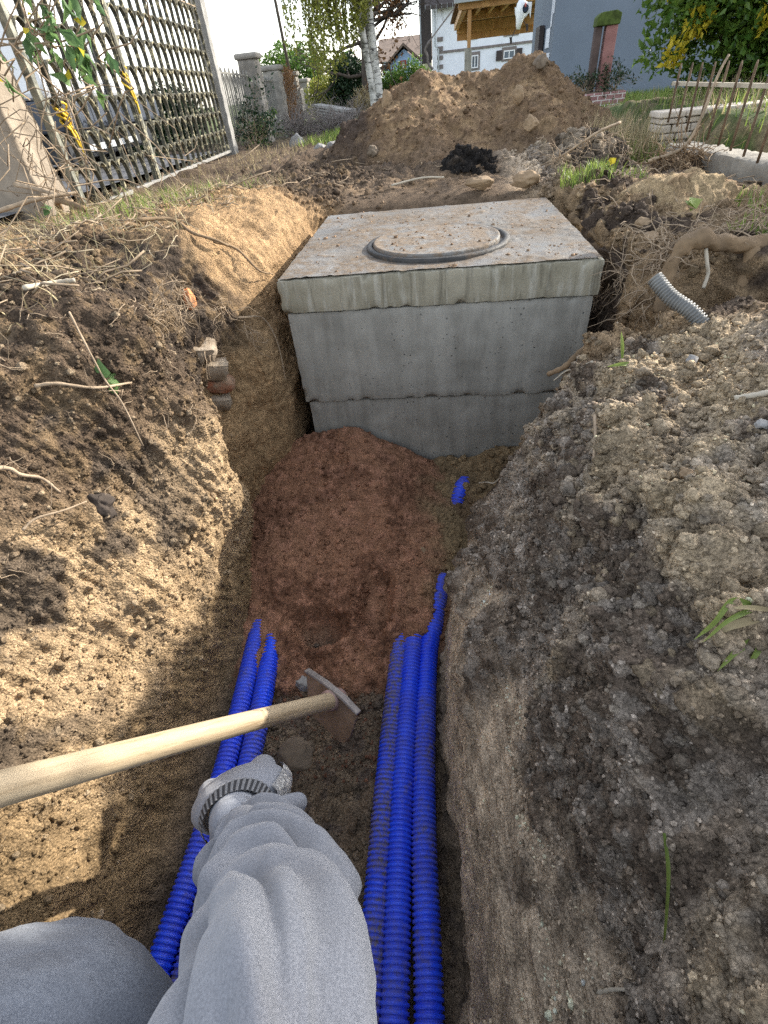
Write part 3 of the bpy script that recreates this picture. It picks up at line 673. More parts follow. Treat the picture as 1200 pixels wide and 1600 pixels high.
def fold_arm_rings(s, a):
    # slanting drag folds from the elbow to the wrist, bunched rings above the cuff
    o = np.zeros_like(s)
    for (s0, slope, wid, amp, a0, aw) in ((.50, .16, .030, .011, 1.9, 1.3), (.60, .14, .026, .012, 1.5, 1.3), (.68, -.10, .022, .010, .9, 1.2), (.75, .10, .022, .011, 2.2, 1.4),
                                          (.82, -.07, .018, .009, 1.2, 1.6), (.87, .06, .016, .008, 2.6, 1.6), (.92, -.05, .014, .007, .6, 1.8), (.42, -.14, .032, .007, .7, 1.0),
                                          (.55, -.12, .026, .010, -1.6, 1.4), (.66, .11, .024, .011, -2.2, 1.4), (.78, -.09, .02, .010, -1.0, 1.5), (.88, .07, .016, .008, -1.9, 1.6)):
        da = (a - a0 + math.pi) % (2 * math.pi) - math.pi
        c = s - (s0 + slope * da * .6)
        o += 1.9 * amp * np.exp(-(da / aw) ** 2) * (np.exp(-(c / wid) ** 2) - .55 * np.exp(-((c - wid * 1.7) / (wid * .8)) ** 2))
    return o
ARM = [(-.06, -.30, .03), (-.075, -.12, .02), (-.095, .005, -.016), (-.122, .047, -.112), (-.146, .078, -.180), (-.175, .106, -.232), (-.202, .138, -.274), (-.229, .162, -.303), (-.253, .185, -.323)]
clothtube('sweatshirt_sleeve', ARM, [.072, .059, .046, .052, .057, .057, .051, .041, .034], M['sweat'], person, fold_arm, seed=3)
# torso of the sweatshirt, behind the camera
clothtube('sweatshirt', [(-.16, -.42, -.28), (-.17, -.44, -.12), (-.15, -.42, .02), (-.13, -.40, .12), (-.12, -.40, .17)], [.17, .185, .18, .13, .07], M['sweat'], person,
          lambda s, a: .008 * np.sin(a * 5 + s * 9), 90, 90, seed=4)
def fold_leg(s, a): return .005 * np.sin(s * 40 + np.sin(a) * 2.2) * sstep(.35, .55, s) * sstep(.75, .6, s) + .003 * np.sin(a * 4 + s * 14)
clothtube('trouser_leg', [(-.40, -.50, -.24), (-.50, -.34, -.24), (-.505, -.16, -.255), (-.440, -.03, -.275), (-.350, -.005, -.320), (-.33, -.05, -.44), (-.32, -.14, -.54), (-.31, -.20, -.655)],
          [.098, .096, .092, .086, .074, .070, .062, .055], M['jeans'], person, fold_leg, 110, 200, seed=5)
clothtube('trouser_leg', [(-.14, -.46, -.26), (-.12, -.34, -.28), (-.10, -.24, -.30), (-.10, -.20, -.36), (-.11, -.26, -.48), (-.12, -.34, -.655)],
          [.098, .094, .088, .080, .066, .056], M['jeans'], person, fold_leg, 90, 120, seed=6)
# glove: palm, five fingers and thumb merged into one surface
hand_m = MB()
wr = Vector((-.262, .194, -.329)); fw = Vector((-.30, .53, -.79)).normalized(); sd_ = Vector((.90, .40, .02)); sd_ = (sd_ - fw * sd_.dot(fw)).normalized(); bk = sd_.cross(fw)   # bk: back of the hand
if bk.z < 0: bk = -bk
HS = 1.30
def hp(u, v, w): return tuple(wr + sd_ * (u * HS) + fw * (v * HS) + bk * (w * HS))
def capsule(p, q, r0, r1, n=14):
    p = Vector(p); q = Vector(q); d = (q - p).normalized(); pts, rr = [], []
    for t in np.linspace(-1, 0, 6)[:-1]: pts.append(tuple(p + d * r0 * float(t))); rr.append(max(r0 * math.sqrt(max(0, 1 - t * t)), 1e-4))
    pts.append(tuple(p)); rr.append(r0); pts.append(tuple(q)); rr.append(r1)
    for t in np.linspace(0, 1, 6)[1:]: pts.append(tuple(q + d * r1 * float(t))); rr.append(max(r1 * math.sqrt(max(0, 1 - t * t)), 1e-4))
    hand_m.tube(pts, rr, n)
def ellip(c, ru, rv, rw):
    vs, fs = [], []; nu, nv = 20, 12
    for i in range(nv + 1):
        th = math.pi * i / nv
        for k in range(nu):
            ph = 2 * math.pi * k / nu
            vs.append(hp(c[0] + ru * math.sin(th) * math.cos(ph), c[1] + rv * math.cos(th), c[2] + rw * math.sin(th) * math.sin(ph)))
    for i in range(nv):
        for k in range(nu): fs.append((i*nu + k, i*nu + (k+1) % nu, (i+1)*nu + (k+1) % nu, (i+1)*nu + k))
    hand_m.add(vs, fs)
capsule(hp(0, -.012, 0), hp(0, .02, .0), .031, .038, 20)
ellip((0, .058, .003), .052, .056, .029)
capsule(hp(-.028, .04, .006), hp(-.032, .084, .012), .021, .020); capsule(hp(.026, .04, .006), hp(.026, .088, .014), .023, .021)
for (u, L0, L1, L2, r) in ((-.036, .030, .022, .016, .0105), (-.012, .036, .027, .018, .0115), (.013, .038, .028, .018, .0118), (.036, .034, .025, .017, .0115)):
    k0 = (u, .082, .004); k1 = (u * 1.04, .082 + L0 * .62, .004 - L0 * .78); k2 = (u * 1.02, k1[1] - L1 * .42, k1[2] - L1 * .9); k3 = (u, k2[1] - L2 * .95, k2[2] - L2 * .2)
    capsule(hp(*k0), hp(*k1), r * 1.12, r); capsule(hp(*k1), hp(*k2), r, r * .95); capsule(hp(*k2), hp(*k3), r * .95, r * .85)
capsule(hp(.030, .008, -.010), hp(.056, .042, -.022), .018, .0135); capsule(hp(.056, .042, -.022), hp(.044, .076, -.036), .0135, .011)
gl = hand_m.build('glove', M['glove'], person, True)
rm = gl.modifiers.new('remesh', 'REMESH'); rm.mode = 'VOXEL'; rm.voxel_size = .0022; rm.use_smooth_shade = True
sm_ = gl.modifiers.new('smooth', 'SMOOTH'); sm_.factor = .6; sm_.iterations = 7
tcu = NT('ribbed_cuff')
uv = tcu.n('Attribute'); uv.attribute_name = 'rib'; sp_ = tcu.n('SeparateColor'); tcu.l(uv.outputs['Color'], sp_.inputs[0])
tcu.base(tcu.mix((.045, .046, .05), (.20, .203, .21), tcu.ramp(sp_.outputs[0], [(.4, 0.), (.6, 1.)]))).rough(.95)
nu, nl = 240, 14; V = []; rb = []
for i in range(nl):
    s = i / (nl - 1); v = -.008 + .022 * s; r0 = .0285 + .0060 * s
    for k in range(nu):
        a = 2 * math.pi * k / nu; q = .5 + .5 * math.cos(a * 38); r = r0 + .0014 * q
        V.append(hp(r * 1.06 * math.cos(a), v, r * .86 * math.sin(a))); rb.append((q, q, q))
npmesh('cuff', np.array(V), gridfaces(nl, nu, True), tcu.m, gl, attrs={'rib': np.array(rb)})
# crackled pale latex coating along the thumb side of the glove
tl = NT('cracked_latex'); vv = tl.ramp(tl.noise(70, 6, .75), [(.42, 0.), (.55, 1.)]); tl.base(tl.mix((.30, .30, .31), (.62, .60, .56), vv)).rough(.7); tl.bump(vv, .8, .003)
A_ = np.linspace(-.5, .42, 60) * 1.0; Vv = np.linspace(.012, .090, 60)
Pn = []
for v in Vv:
    for a in A_:
        t_ = (v - .058) / .060; rr_ = math.sqrt(max(.05, 1 - min(1, t_ * t_) * .8))
        Pn.append(hp((.0545 * rr_) * math.cos(a) + .002, v, .003 + .031 * rr_ * math.sin(a)))
Pn = np.array(Pn, np.float32); fn = fbm(Pn * 60, 3, 7)
lx = npmesh('latex_patch', Pn + (np.array(bk) * 0.0)[None] + np.array(sd_)[None] * (fn * .002)[:, None], gridfaces(60, 60), tl.m, gl)

# ------------------------------------------------------------------ stones, bricks and small things in the trench
def stone(name, c, r, seed, mat, label, cat='stone', group=None, rot=0., amp=.35, n=26, flat=1.0):
    V = []
    for i in range(n + 1):
        th = math.pi * i / n
        for k in range(2 * n): ph = math.pi * k / n; V.append((math.sin(th) * math.cos(ph), math.sin(th) * math.sin(ph), math.cos(th)))
    D = np.array(V, np.float32); rr = 1 + amp * fbm(D * 1.3 + seed * 3.1, 2, seed) + .10 * fbm(D * 5 + seed, 3, seed + 1)
    for q in range(7):                                      # broken flat facets
        h = np.random.default_rng(seed * 31 + q).normal(0, 1, 3); h /= np.linalg.norm(h); d = D @ h.astype(np.float32)
        rr = np.minimum(rr, np.where(d > .2, .82 / np.maximum(d, .2), 9))
    P = D * rr[:, None] * np.array(r); ca, sa = math.cos(rot), math.sin(rot)
    P = np.stack([P[:, 0] * ca - P[:, 1] * sa, P[:, 0] * sa + P[:, 1] * ca, P[:, 2]], 1)
    o = npmesh(name, P, gridfaces(n + 1, 2 * n, True), mat, None); o.location = c
    return tag(o, label, cat, group)
M['claystone'] = simple('earthy_stone', (.155, .12, .085), .95, .3, 30, .6, 90)
M['tanstone'] = simple('tan_stone', (.27, .19, .115), .9, .25, 14, .5, 70)
M['greystone'] = simple('grey_stone', (.26, .25, .235), .9, .25, 14, .5, 70)
stone('stone', (-.298, .407, -.662), (.038, .038, .024), 3, M['claystone'], 'round earth-coated stone on the trench floor below the hoe', amp=.12)
stone('stone', (-.305, .545, -.632), (.018, .013, .022), 4, M['greystone'], 'small upright grey chip behind the hoe head')
stone('stone', (-.045, .915, -.605), (.018, .018, .022), 9, M['tanstone'], 'pale tan pebble at the edge of the red sand')
ch_ = stone('wood_chip', (-.176, .200, -.652), (.009, .016, .022), 6, simple('raw_wood', (.55, .45, .22), .8, .2, 40), 'pale yellow wood chip beside the dusty conduit', 'wood chip')
# bricks sticking out of the left wall
def brickmat(name, a, b): 
    t = NT(name); f = t.ramp(t.noise(22, 6, .7), [(.40, 0.), (.62, 1.)]); t.base(t.mix(a, b, f)).rough(.92); t.bump(t.noise(90, 7, .7), .8, .006); return t.m
M['brickpale'] = brickmat('mortared_brick', (.20, .145, .092), (.33, .27, .20)); M['brickred'] = brickmat('red_brick', (.27, .10, .05), (.25, .18, .12)); M['brickorange'] = brickmat('orange_tile', (.62, .20, .06), (.48, .25, .13))
def brick(c, size, rot, seed, mat, label):
    a, b, c3 = [v / 2 for v in size]
    o = slab('brick', -a, a, -b, b, -c3, c3, mat, None, seed, .012, 0, .012); o.location = c; o.rotation_euler = rot
    return tag(o, label, 'brick', 'bricks in the left wall')
brick((-.592, 1.125, -.098), (.085, .075, .042), (.15, .25, .5), 12, M['brickpale'], 'upper pale mortar-covered brick jutting from the left wall')
brick((-.588, 1.145, -.146), (.10, .085, .042), (.1, .2, .35), 13, M['brickpale'], 'middle pale brick jutting from the left wall under another')
brick((-.586, 1.150, -.190), (.105, .08, .036), (.12, .22, .42), 14, M['brickred'], 'red brick half covered in mortar, in the left wall')
brick((-.590, 1.140, -.235), (.085, .08, .042), (.2, .1, .3), 15, M['brickpale'], 'lowest whitish brick of the cluster in the left wall')
stone('tile_shard', (-.585, 1.165, .010), (.014, .022, .024), 16, M['brickorange'], 'bright orange tile shard under the turf of the left bank', 'tile shard', None, .4, .2)
# ------------------------------------------------------------------ leaves, twigs, grass
def leaf_material(name, a, b, trans=.35, r=.5, scale=6.):
    t = NT(name); g = t.n('ObjectInfo'); at = t.n('Attribute'); at.attribute_name = 'tone'; s_ = t.n('SeparateColor'); t.l(at.outputs['Color'], s_.inputs[0])
    c = t.mix(a, b, s_.outputs[0]); t.base(c).rough(r)
    tr = t.n('BsdfTranslucent'); t.l(c, tr.inputs['Color']); mx = t.n('MixShader'); mx.inputs[0].default_value = trans
    out = t.t.nodes['Material Output']; t.l(t.b.outputs[0], mx.inputs[1]); t.l(tr.outputs[0], mx.inputs[2]); t.l(mx.outputs[0], out.inputs['Surface']); return t.m
def leaves(name, C, D, size, mat, parent=None, width=.45, seed=0, tone=None, fold=.18, curl=.15):
    r = np.random.default_rng(seed); n = len(C); D = D / (np.linalg.norm(D, axis=1, keepdims=True) + 1e-9)
    R_ = r.normal(0, 1, (n, 3)); S = np.cross(D, R_); S /= np.linalg.norm(S, axis=1, keepdims=True) + 1e-9; Nn = np.cross(D, S)
    s = (size * r.uniform(.65, 1.3, n))[:, None]
    b = C; m = C + D * s * .5 + Nn * s * fold * .3; tp = C + D * s - Nn * s * curl
    l = C + D * s * .42 + S * s * width * .5 + Nn * s * fold; q = C + D * s * .42 - S * s * width * .5 + Nn * s * fold
    V = np.stack([b, l, tp, q, m], 1).reshape(-1, 3); k = np.arange(n)[:, None] * 5
    F = np.concatenate([k + np.array([0, 4, 1]), k + np.array([4, 2, 1]), k + np.array([0, 3, 4]), k + np.array([4, 3, 2])], 0)
    tn = r.random(n) if tone is None else tone
    return npmesh(name, V, F, mat, parent, smooth=False, attrs={'tone': np.repeat(np.stack([tn] * 3, 1), 5, 0)})
def rdir(n, seed, bias=(0, 0, 0)):
    r = np.random.default_rng(seed); d = r.normal(0, 1, (n, 3)) + np.array(bias); return d / np.linalg.norm(d, axis=1, keepdims=True)
def cloud(n, clumps, seed, per=None):
    """points in many uneven clumps; clumps: list of (centre, radius)"""
    r = np.random.default_rng(seed); out = []
    w = np.array([c[1] ** 2 for c in clumps]); w = w / w.sum()
    ids = r.choice(len(clumps), n, p=w)
    d = r.normal(0, 1, (n, 3)); d /= np.linalg.norm(d, axis=1, keepdims=True); rad = r.random(n) ** .45
    cc = np.array([c[0] for c in clumps])[ids]; rr = np.array([c[1] for c in clumps])[ids]
    return cc + d * (rad * rr)[:, None], d
def clumps(c, R_, n, r0, seed, shell=.6):
    r = np.random.default_rng(seed); d = r.normal(0, 1, (n, 3)); d /= np.linalg.norm(d, axis=1, keepdims=True)
    p = np.array(c) + d * np.array(R_) * (shell + (1 - shell) * r.random((n, 1))) * r.uniform(.75, 1.1, (n, 1))
    return [(p[i], r0 * r.uniform(.6, 1.3)) for i in range(n)]
def blades(name, P, H, mat, seed, width=.003, lean=.5, parent=None, segs=3, droop=.6):
    r = np.random.default_rng(seed); n = len(P); a = r.uniform(0, 2 * math.pi, n); L = H * r.uniform(.5, 1.25, n)
    dx = np.stack([np.cos(a), np.sin(a), np.zeros(n)], 1); sx = np.stack([-np.sin(a), np.cos(a), np.zeros(n)], 1); ln = lean * r.uniform(.2, 1.2, n)
    Vs = []
    for k in range(segs + 1):
        t = k / segs; c = P + dx * (L * ln * t ** 1.6)[:, None] + np.array((0, 0, 1.)) * (L * (t - droop * ln * t * t * .5))[:, None]
        w = width * (1 - t) ** .7 + 1e-5; Vs += [c - sx * w, c + sx * w]
    V = np.stack(Vs, 1).reshape(-1, 3); m = 2 * (segs + 1); k = np.arange(n)[:, None] * m
    F = np.concatenate([k + np.array([2*i, 2*i+1, 2*i+3, 2*i+2]) for i in range(segs)], 0); tn = r.random(n)
    return npmesh(name, V, F, mat, parent, smooth=False, attrs={'tone': np.repeat(np.stack([tn] * 3, 1), m, 0)})
def branchy(mb, p, d, L, r, depth, R_, spread=.6, gravity=0.0, tips=None, nsub=3, wig=.18, minr=.0008):
    n = 6; pts = [np.array(p, float)]; d = np.array(d, float); d /= np.linalg.norm(d)
    for i in range(n):
        d = d + R_.normal(0, wig, 3) + np.array((0, 0, gravity)); d /= np.linalg.norm(d); pts.append(pts[-1] + d * L / n)
    mb.tube([tuple(q) for q in pts], [max(minr, r * (1 - .55 * i / n)) for i in range(n + 1)], 6 if r > .006 else 4)
    if tips is not None and depth <= 1: tips += [(q, d.copy()) for q in pts[2:]]
    if depth > 0:
        for k in range(nsub):
            i = R_.integers(2, n + 1); q = pts[i]; e = d + R_.normal(0, spread, 3); branchy(mb, q, e, L * R_.uniform(.5, .8), max(minr, r * (1 - .55 * i / n) * .7), depth - 1, R_, spread, gravity, tips, nsub, wig, minr)
M['bark'] = simple('dark_bark', (.07, .055, .043), .9, .35, 20, .6, 60)
M['twig'] = simple('dry_twig', (.24, .18, .12), .85, .35, 30)
M['root'] = simple('pale_root', (.30, .225, .15), .85, .35, 30, .3, 100)
M['lf_green'] = leaf_material('green_leaf', (.045, .105, .018), (.13, .21, .035), .4, .36)
M['lf_yellow'] = leaf_material('yellow_leaf', (.42, .36, .02), (.62, .50, .05), .45, .5)
M['lf_willow'] = leaf_material('yellowing_leaf', (.16, .19, .03), (.36, .35, .07), .5, .55)
M['lf_brown'] = leaf_material('brown_leaf', (.10, .045, .018), (.22, .12, .05), .3, .7)
M['lf_dark'] = leaf_material('evergreen_leaf', (.010, .028, .012), (.030, .060, .022), .12, .5)
M['grass'] = leaf_material('grass_blade', (.10, .16, .03), (.27, .33, .08), .4, .5)
M['straw'] = leaf_material('straw_blade', (.22, .17, .09), (.46, .38, .22), .3, .8)
M['lf_vine'] = leaf_material('vine_leaf', (.07, .14, .055), (.16, .26, .09), .45, .45)

# ------------------------------------------------------------------ gate: peeling iron scale lattice
def peeling_material():
    t = NT('peeling_iron'); f = t.ramp(t.noise(34, 6, .72), [(.53, 0.), (.60, 1.)]); f2 = t.ramp(t.noise(120, 3), [(.4, 0.), (.6, 1.)])
    c = t.mix((.03, .03, .022), (.46, .41, .26), f); c = t.mix(c, (.14, .12, .07), t.math('MULTIPLY', f2, .35)); t.base(c).rough(.7); t.bump(f, .6, .002); return t.m
M['peel'] = peeling_material(); M['gateframe'] = simple('gate_frame_paint', (.055, .062, .055), .6, .4, 30, .3, 90, .4, (.30, .29, .22))
M['oldcement'] = simple('old_cement', (.26, .215, .165), .95, .3, 9, .7, 60); M['rail_iron'] = simple('grey_rail', (.22, .21, .19), .8, .3, 18, .3, 70); M['galv'] = simple('grey_post', (.24, .232, .215), .8, .25, 18, .4, 70)
GA = np.array((-1.425, 2.20)); GB = np.array((-1.605, 4.70)); GD = GB - GA; GL = float(np.linalg.norm(GD)); gd = GD / GL; gz0 = .062
gn = np.array((gd[1], -gd[0]))
def gp(u, h, w=0.): return (GA[0] + gd[0] * u + gn[0] * w, GA[1] + gd[1] * u + gn[1] * w, gz0 + h)
gate = empty('scale_lattice_gate', gp(GL / 2, 0), 'tall wrought iron gate of peeling scale-shaped bars in front of the white van', 'gate')
def lattice(u0, u1, cols, rows, h0, ch, seed, name='lattice_panel'):
    r = np.random.default_rng(seed); cw = (u1 - u0) / cols; Vs, Fs, off = [], [], 0
    prof = [(-.10, .40), (.08, .45), (.22, .485), (.38, .50), (.54, .485), (.68, .44), (.80, .36), (.90, .25), (.97, .12), (1.0, 0.0)]
    half = [(-x, z) for z, x in prof]; path = half + [(x, z) for z, x in prof[::-1][1:]]
    th, dp = .0023, .0095
    for j in range(rows):
        for i in range(cols):
            uc = u0 + (i + .5) * cw; z0 = h0 + j * ch; jit = r.normal(0, .012, 2)
            Q = np.array([(uc + (x + jit[0] * .3) * cw, z0 + z * ch * 1.08) for x, z in path])
            T = np.gradient(Q, axis=0); T /= np.linalg.norm(T, axis=1, keepdims=True); Nn = np.stack([-T[:, 1], T[:, 0]], 1)
            ring = []
            for a, b in ((-1, -1), (1, -1), (1, 1), (-1, 1)):
                q = Q + Nn * a * th; w = b * dp + r.normal(0, .0006)
                ring.append(np.stack([GA[0] + gd[0] * q[:, 0] + gn[0] * w, GA[1] + gd[1] * q[:, 0] + gn[1] * w, gz0 + q[:, 1]], 1))
            V = np.stack(ring, 1).reshape(-1, 3); F = gridfaces(len(Q), 4, True) + off; off += len(V); Vs.append(V); Fs.append(F)
    return npmesh(name, np.concatenate(Vs), np.concatenate(Fs), M['peel'], gate, smooth=False)
lattice(.03, .83, 8, 10, .03, .108, 1); lattice(.88, GL - .10, 14, 10, .03, .108, 2)
def gbar(name, u0, h0, u1, h1, w, d, mat): 
    b = MB(); b.bar(gp(u0, h0), gp(u1, h1), w, d, up=(gn[0], gn[1], 0)); return b.build(name, mat, gate, bevel=.002)
gbar('frame_stile', .012, .0, .012, 1.16, .026, .028, M['gateframe']); gbar('frame_stile', .845, .0, .845, 1.16, .024, .028, M['peel']); gbar('frame_stile', .868, .0, .868, 1.16, .020, .028, M['gateframe'])
gbar('bottom_rail', .03, .012, GL - .09, .012, .016, .03, M['rail_iron']); gbar('top_rail', .0, 1.15, GL - .09, 1.15, .025, .03, M['gateframe']); gbar('middle_rail', .88, .80, GL - .09, .80, .008, .012, M['twig'])
for (u, h) in ((.14, .30), (.845, .42)):                        # yellow ties knotted round the bars
    t_ = MB()
    for k in range(4):
        a = [gp(u + .020 * math.cos(q + k) * (1 + .2 * k), h + .016 * k - .02 + .022 * math.sin(q), .014 * math.sin(q * 2 + k)) for q in np.linspace(0, 6.0, 18)]; t_.tube(a, .0042, 6)
    for e in (-1, 1): t_.tube([tuple(q) for q in crom([gp(u, h), gp(u + .012 * e, h - .05, .016), gp(u + .004 * e, h - .11 - .02 * e, .018)], 12)], .0042, 6)
    o = t_.build('cord_tie', M.setdefault('yellowcord', simple('yellow_cord', (.62, .42, .03), .6, .2, 40)), None, True)
    tag(o, 'loose yellow cord knotted to the near gate leaf' if u < .5 else 'small yellow cord tie on the stile between gate leaves', 'cord')
def post(name, p, w, h, mat, label, cat, cap=None, lean=0.0, d=None, group=None):
    d = d or w; g = empty(name, p, label, cat, group); nz, ns = 26, 10
    V = []
    for i in range(nz + 1):
        for k in range(4 * ns):
            s = k // ns; t = (k % ns) / ns - .5; a, b = [(t, -.5), (.5, t), (-t, .5), (-.5, -t)][s]
            V.append((a * w, b * d, h * i / nz - .05))
    V = np.array(V, np.float32); V[:, 0] += lean * V[:, 2]
    Nn = V.copy(); Nn[:, 2] = 0; Nn /= np.linalg.norm(Nn, axis=1, keepdims=True)
    V += Nn * ((fbm(V * 14 + np.array(p, np.float32), 4, 5) * .018 - .004) * min(1, w / .12))[:, None]
    top = tuple(range(nz * 4 * ns, (nz + 1) * 4 * ns)); V = V + np.array(p)
    me = bpy.data.meshes.new('shaft'); me.from_pydata([tuple(v) for v in V], [], [tuple(f) for f in gridfaces(nz + 1, 4 * ns, True)] + [top])
    link('shaft', me, mat, g)
    if cap:
        c = MB(); x, y, z = p; z += h - .05; W = w / 2 + cap[0]; D = d / 2 + cap[0]; x += lean * h
        c.box((x - W, y - D, z + .001), (x + W, y + D, z + cap[1])); c.build('cap', mat, g, bevel=cap[1] * .35)
    return g
p_ = gp(GL - .03, 0); post('gate_post', (p_[0], p_[1], .05), .085, 1.25, M['galv'], 'slender grey post at the far end of the iron gate', 'gate post')
post('gate_pillar', (-1.60, 2.10, .06), .30, 1.1, M['oldcement'], 'rough cement pillar at the near end of the gate behind creepers', 'gate pillar', d=.16)

# ------------------------------------------------------------------ garden fence beyond the gate: pillars and hooped panels
M['pillar'] = simple('weathered_pillar', (.235, .215, .185), .95, .32, 8, .7, 50)
PL = [(-1.70, 6.0, .66, .17), (-2.0, 8.0, .63, .20), (-2.46, 11.0, .63, .24), (-2.88, 14.0, .58, .26), (-3.1, 17.5, .58, .28)]
ords = ['nearest and tallest-looking concrete pillar of the fence past the gate', 'second concrete pillar of the garden fence, past the hooped panel', 'third concrete pillar of the fence, hung with dry creeper', 'fourth small pale pillar of the receding garden fence', 'farthest pillar at the end of the garden fence']
for (x, y, zt, w), lab in zip(PL, ords): post('fence_pillar', (x, y, .0), w, zt + .03, M['pillar'], lab, 'pillar', (.02 * w / .17, .045 * w / .17), 0, None, 'concrete fence pillars')
M['rail'] = simple('grey_fence_iron', (.13, .125, .11), .7, .4, 30, .2, 80, .4)
def fpanel(a, b, zt, n, label):
    a = np.array(a, float); b = np.array(b, float); g = empty('fence_panel', tuple((a + b) / 2), label, 'fence panel', 'hooped iron fence panels'); L = np.linalg.norm(b - a)
    r_ = MB(); r_.bar(tuple(a + (0, 0, zt - .05)), tuple(b + (0, 0, zt - .05)), .012); r_.build('top_rail', M['rail'], g)
    r_ = MB(); r_.bar(tuple(a + (0, 0, .12)), tuple(b + (0, 0, .12)), .012); r_.build('bottom_rail', M['rail'], g)
    r_ = MB()
    for i in range(n):
        p = a + (b - a) * (i + .5) / n; dv = (b - a) / n
        pts = [p - dv * .42 + (0, 0, .10), p - dv * .42 + (0, 0, zt - .16), p - dv * .30 + (0, 0, zt - .07), p + (0, 0, zt - .02), p + dv * .30 + (0, 0, zt - .07), p + dv * .42 + (0, 0, zt - .16), p + dv * .42 + (0, 0, .10)]
        r_.tube([tuple(q) for q in pts], .006, 5); r_.tube([tuple(p + (0, 0, .10)), tuple(p + (0, 0, zt - .03))], .005, 5)
    r_.build('bars', M['rail'], g); return g
fpanel((-1.63, 4.78, .03), (-1.70, 5.9, .02), .56, 9, 'iron fence panel of narrow hoops between gate post and first pillar')
fpanel((-1.73, 6.12, .02), (-1.98, 7.88, .01), .55, 10, 'iron fence panel between the first and second pillars')
fpanel((-2.03, 8.15, .02), (-2.43, 10.85, .0), .54, 12, 'iron fence panel grown over between second and third pillars')
fpanel((-2.5, 11.2, .0), (-2.84, 13.8, .0), .5, 10, 'distant iron fence panel beyond the third pillar')
def plant(name, base, H, label, cat, lm, nleaf, lsize, seed, spread=.3, nst=6, group=None, stem=None, gravity=0., R0=.004, width=.5):
    g = empty(name, base, label, cat, group); R_ = np.random.default_rng(seed); mb = MB(); tips = []
    for k in range(nst): branchy(mb, base, (R_.normal(0, spread), R_.normal(0, spread), 1), H * R_.uniform(.45, .75), R0, 2, R_, .55, gravity, tips, 3)
    mb.build('stems', stem or M['twig'], g, True)
    if nleaf:
        T = np.array([t[0] for t in tips]); ids = R_.integers(0, len(T), nleaf); leaves('foliage', T[ids] + R_.normal(0, lsize * .5, (nleaf, 3)), rdir(nleaf, seed + 1, (0, 0, .1)), lsize, lm, g, width, seed)
    return g
plant('shrub', (-1.50, 5.0, .03), .42, 'dark leggy shrub with small leaves at the foot of the hooped fence', 'shrub', M['lf_dark'], 900, .028, 21, .5, 8)
plant('shrub', (-1.62, 5.75, .02), .36, 'small green shrub in front of the first fence pillar', 'shrub', M['lf_green'], 600, .03, 22, .5, 7)
M['greytwig'] = simple('grey_twig', (.19, .165, .15), .9, .3, 40)
for (x, y, h, sd2, lab) in ((-1.42, 6.4, .42, 31, 'grey leafless brush nearest the first pillar'), (-1.15, 6.7, .40, 32, 'grey dry brush in the middle of the cut pile'), (-.95, 7.2, .32, 33, 'low grey brush at the right end of the cut pile by the boards')):
    plant('brushwood', (x, y, .0), h, lab, 'brushwood', None, 0, .02, sd2, 1.0, 55, 'cut brushwood by the fence', M['greytwig'], -.03, .0065)
bd = empty('board_stack', (-1.25, 8.0, .0), 'stack of weathered grey boards sloping beside the brushwood', 'boards')
for k in range(6):
    b_ = MB(); b_.bar((-1.62 + .02 * k, 8.6, .24 - .035 * k), (-.98 - .01 * k, 7.35 + .02 * k, .17 - .03 * k), .13, .022); b_.build('board', M.setdefault('greyboard', simple('grey_board', (.30, .29, .27), .9, .3, 14)), bd)
# creeper on the pillars
R_ = np.random.default_rng(5); n = 2600; yy = R_.uniform(8.2, 11.4, n); cx = np.interp(yy, [8, 11, 14], [-2.0, -2.46, -2.88]) + R_.normal(.03, .05, n)
o = leaves('creeper', np.stack([cx, yy, R_.uniform(.02, .66, n) ** .9], 1), rdir(n, 6, (0, 0, -.6)), .035, M['lf_brown'], None, .6, 7); tag(o, 'brown withered creeper hanging over the fence past the second pillar', 'creeper')

# ------------------------------------------------------------------ van parked behind the gate
M['white'] = simple('white_paint', (.78, .79, .80), .35, .04, 3, 0, 10, .5); M['blackpl'] = simple('black_plastic', (.03, .033, .038), .55, .2, 12, .1, 60)
M['bluegrey'] = simple('dark_bumper', (.055, .065, .085), .45, .2, 10); M['rubber'] = simple('tyre_rubber', (.02, .02, .02), .85, .2, 30); M['rimm'] = simple('wheel_steel', (.35, .36, .37), .4, .15, 12, 0, 10, .6)
M['lamp'] = simple('red_lamp', (.35, .02, .015), .25, .1, 8); M['lpanel'] = simple('light_bar', (.45, .47, .48), .5, .1, 8)
vx, vy = -2.65, 3.75; VR = math.radians(8)
van = empty('white_van', (vx, vy, .0), 'white van with dark bumper parked behind the lattice gate', 'van')
def vp(x, y, z): return (vx + x * math.cos(VR) - y * math.sin(VR), vy + x * math.sin(VR) + y * math.cos(VR), z)
def vbox(name, a, b, mat, bev=.01, par=None):
    x0, y0, z0 = a; x1, y1, z1 = b; q = MB()
    q.add([vp(x0,y0,z0),vp(x1,y0,z0),vp(x1,y1,z0),vp(x0,y1,z0),vp(x0,y0,z1),vp(x1,y0,z1),vp(x1,y1,z1),vp(x0,y1,z1)], [(0,3,2,1),(4,5,6,7),(0,1,5,4),(1,2,6,5),(2,3,7,6),(3,0,4,7)])
    return q.build(name, mat, par or van, bevel=bev)
bprof = [(-.02, .46), (.50, .455), (.53, .50), (.50, .75), (.42, 1.05), (.30, 1.12), (-1.5, 1.14), (-1.55, .46)]
q = MB(); q.prism([vp(x, -.55, z) for x, z in bprof], Vector(vp(0, 1.75, 0)) - Vector(vp(0, 0, 0))); q.build('body', M['white'], van, bevel=.03)
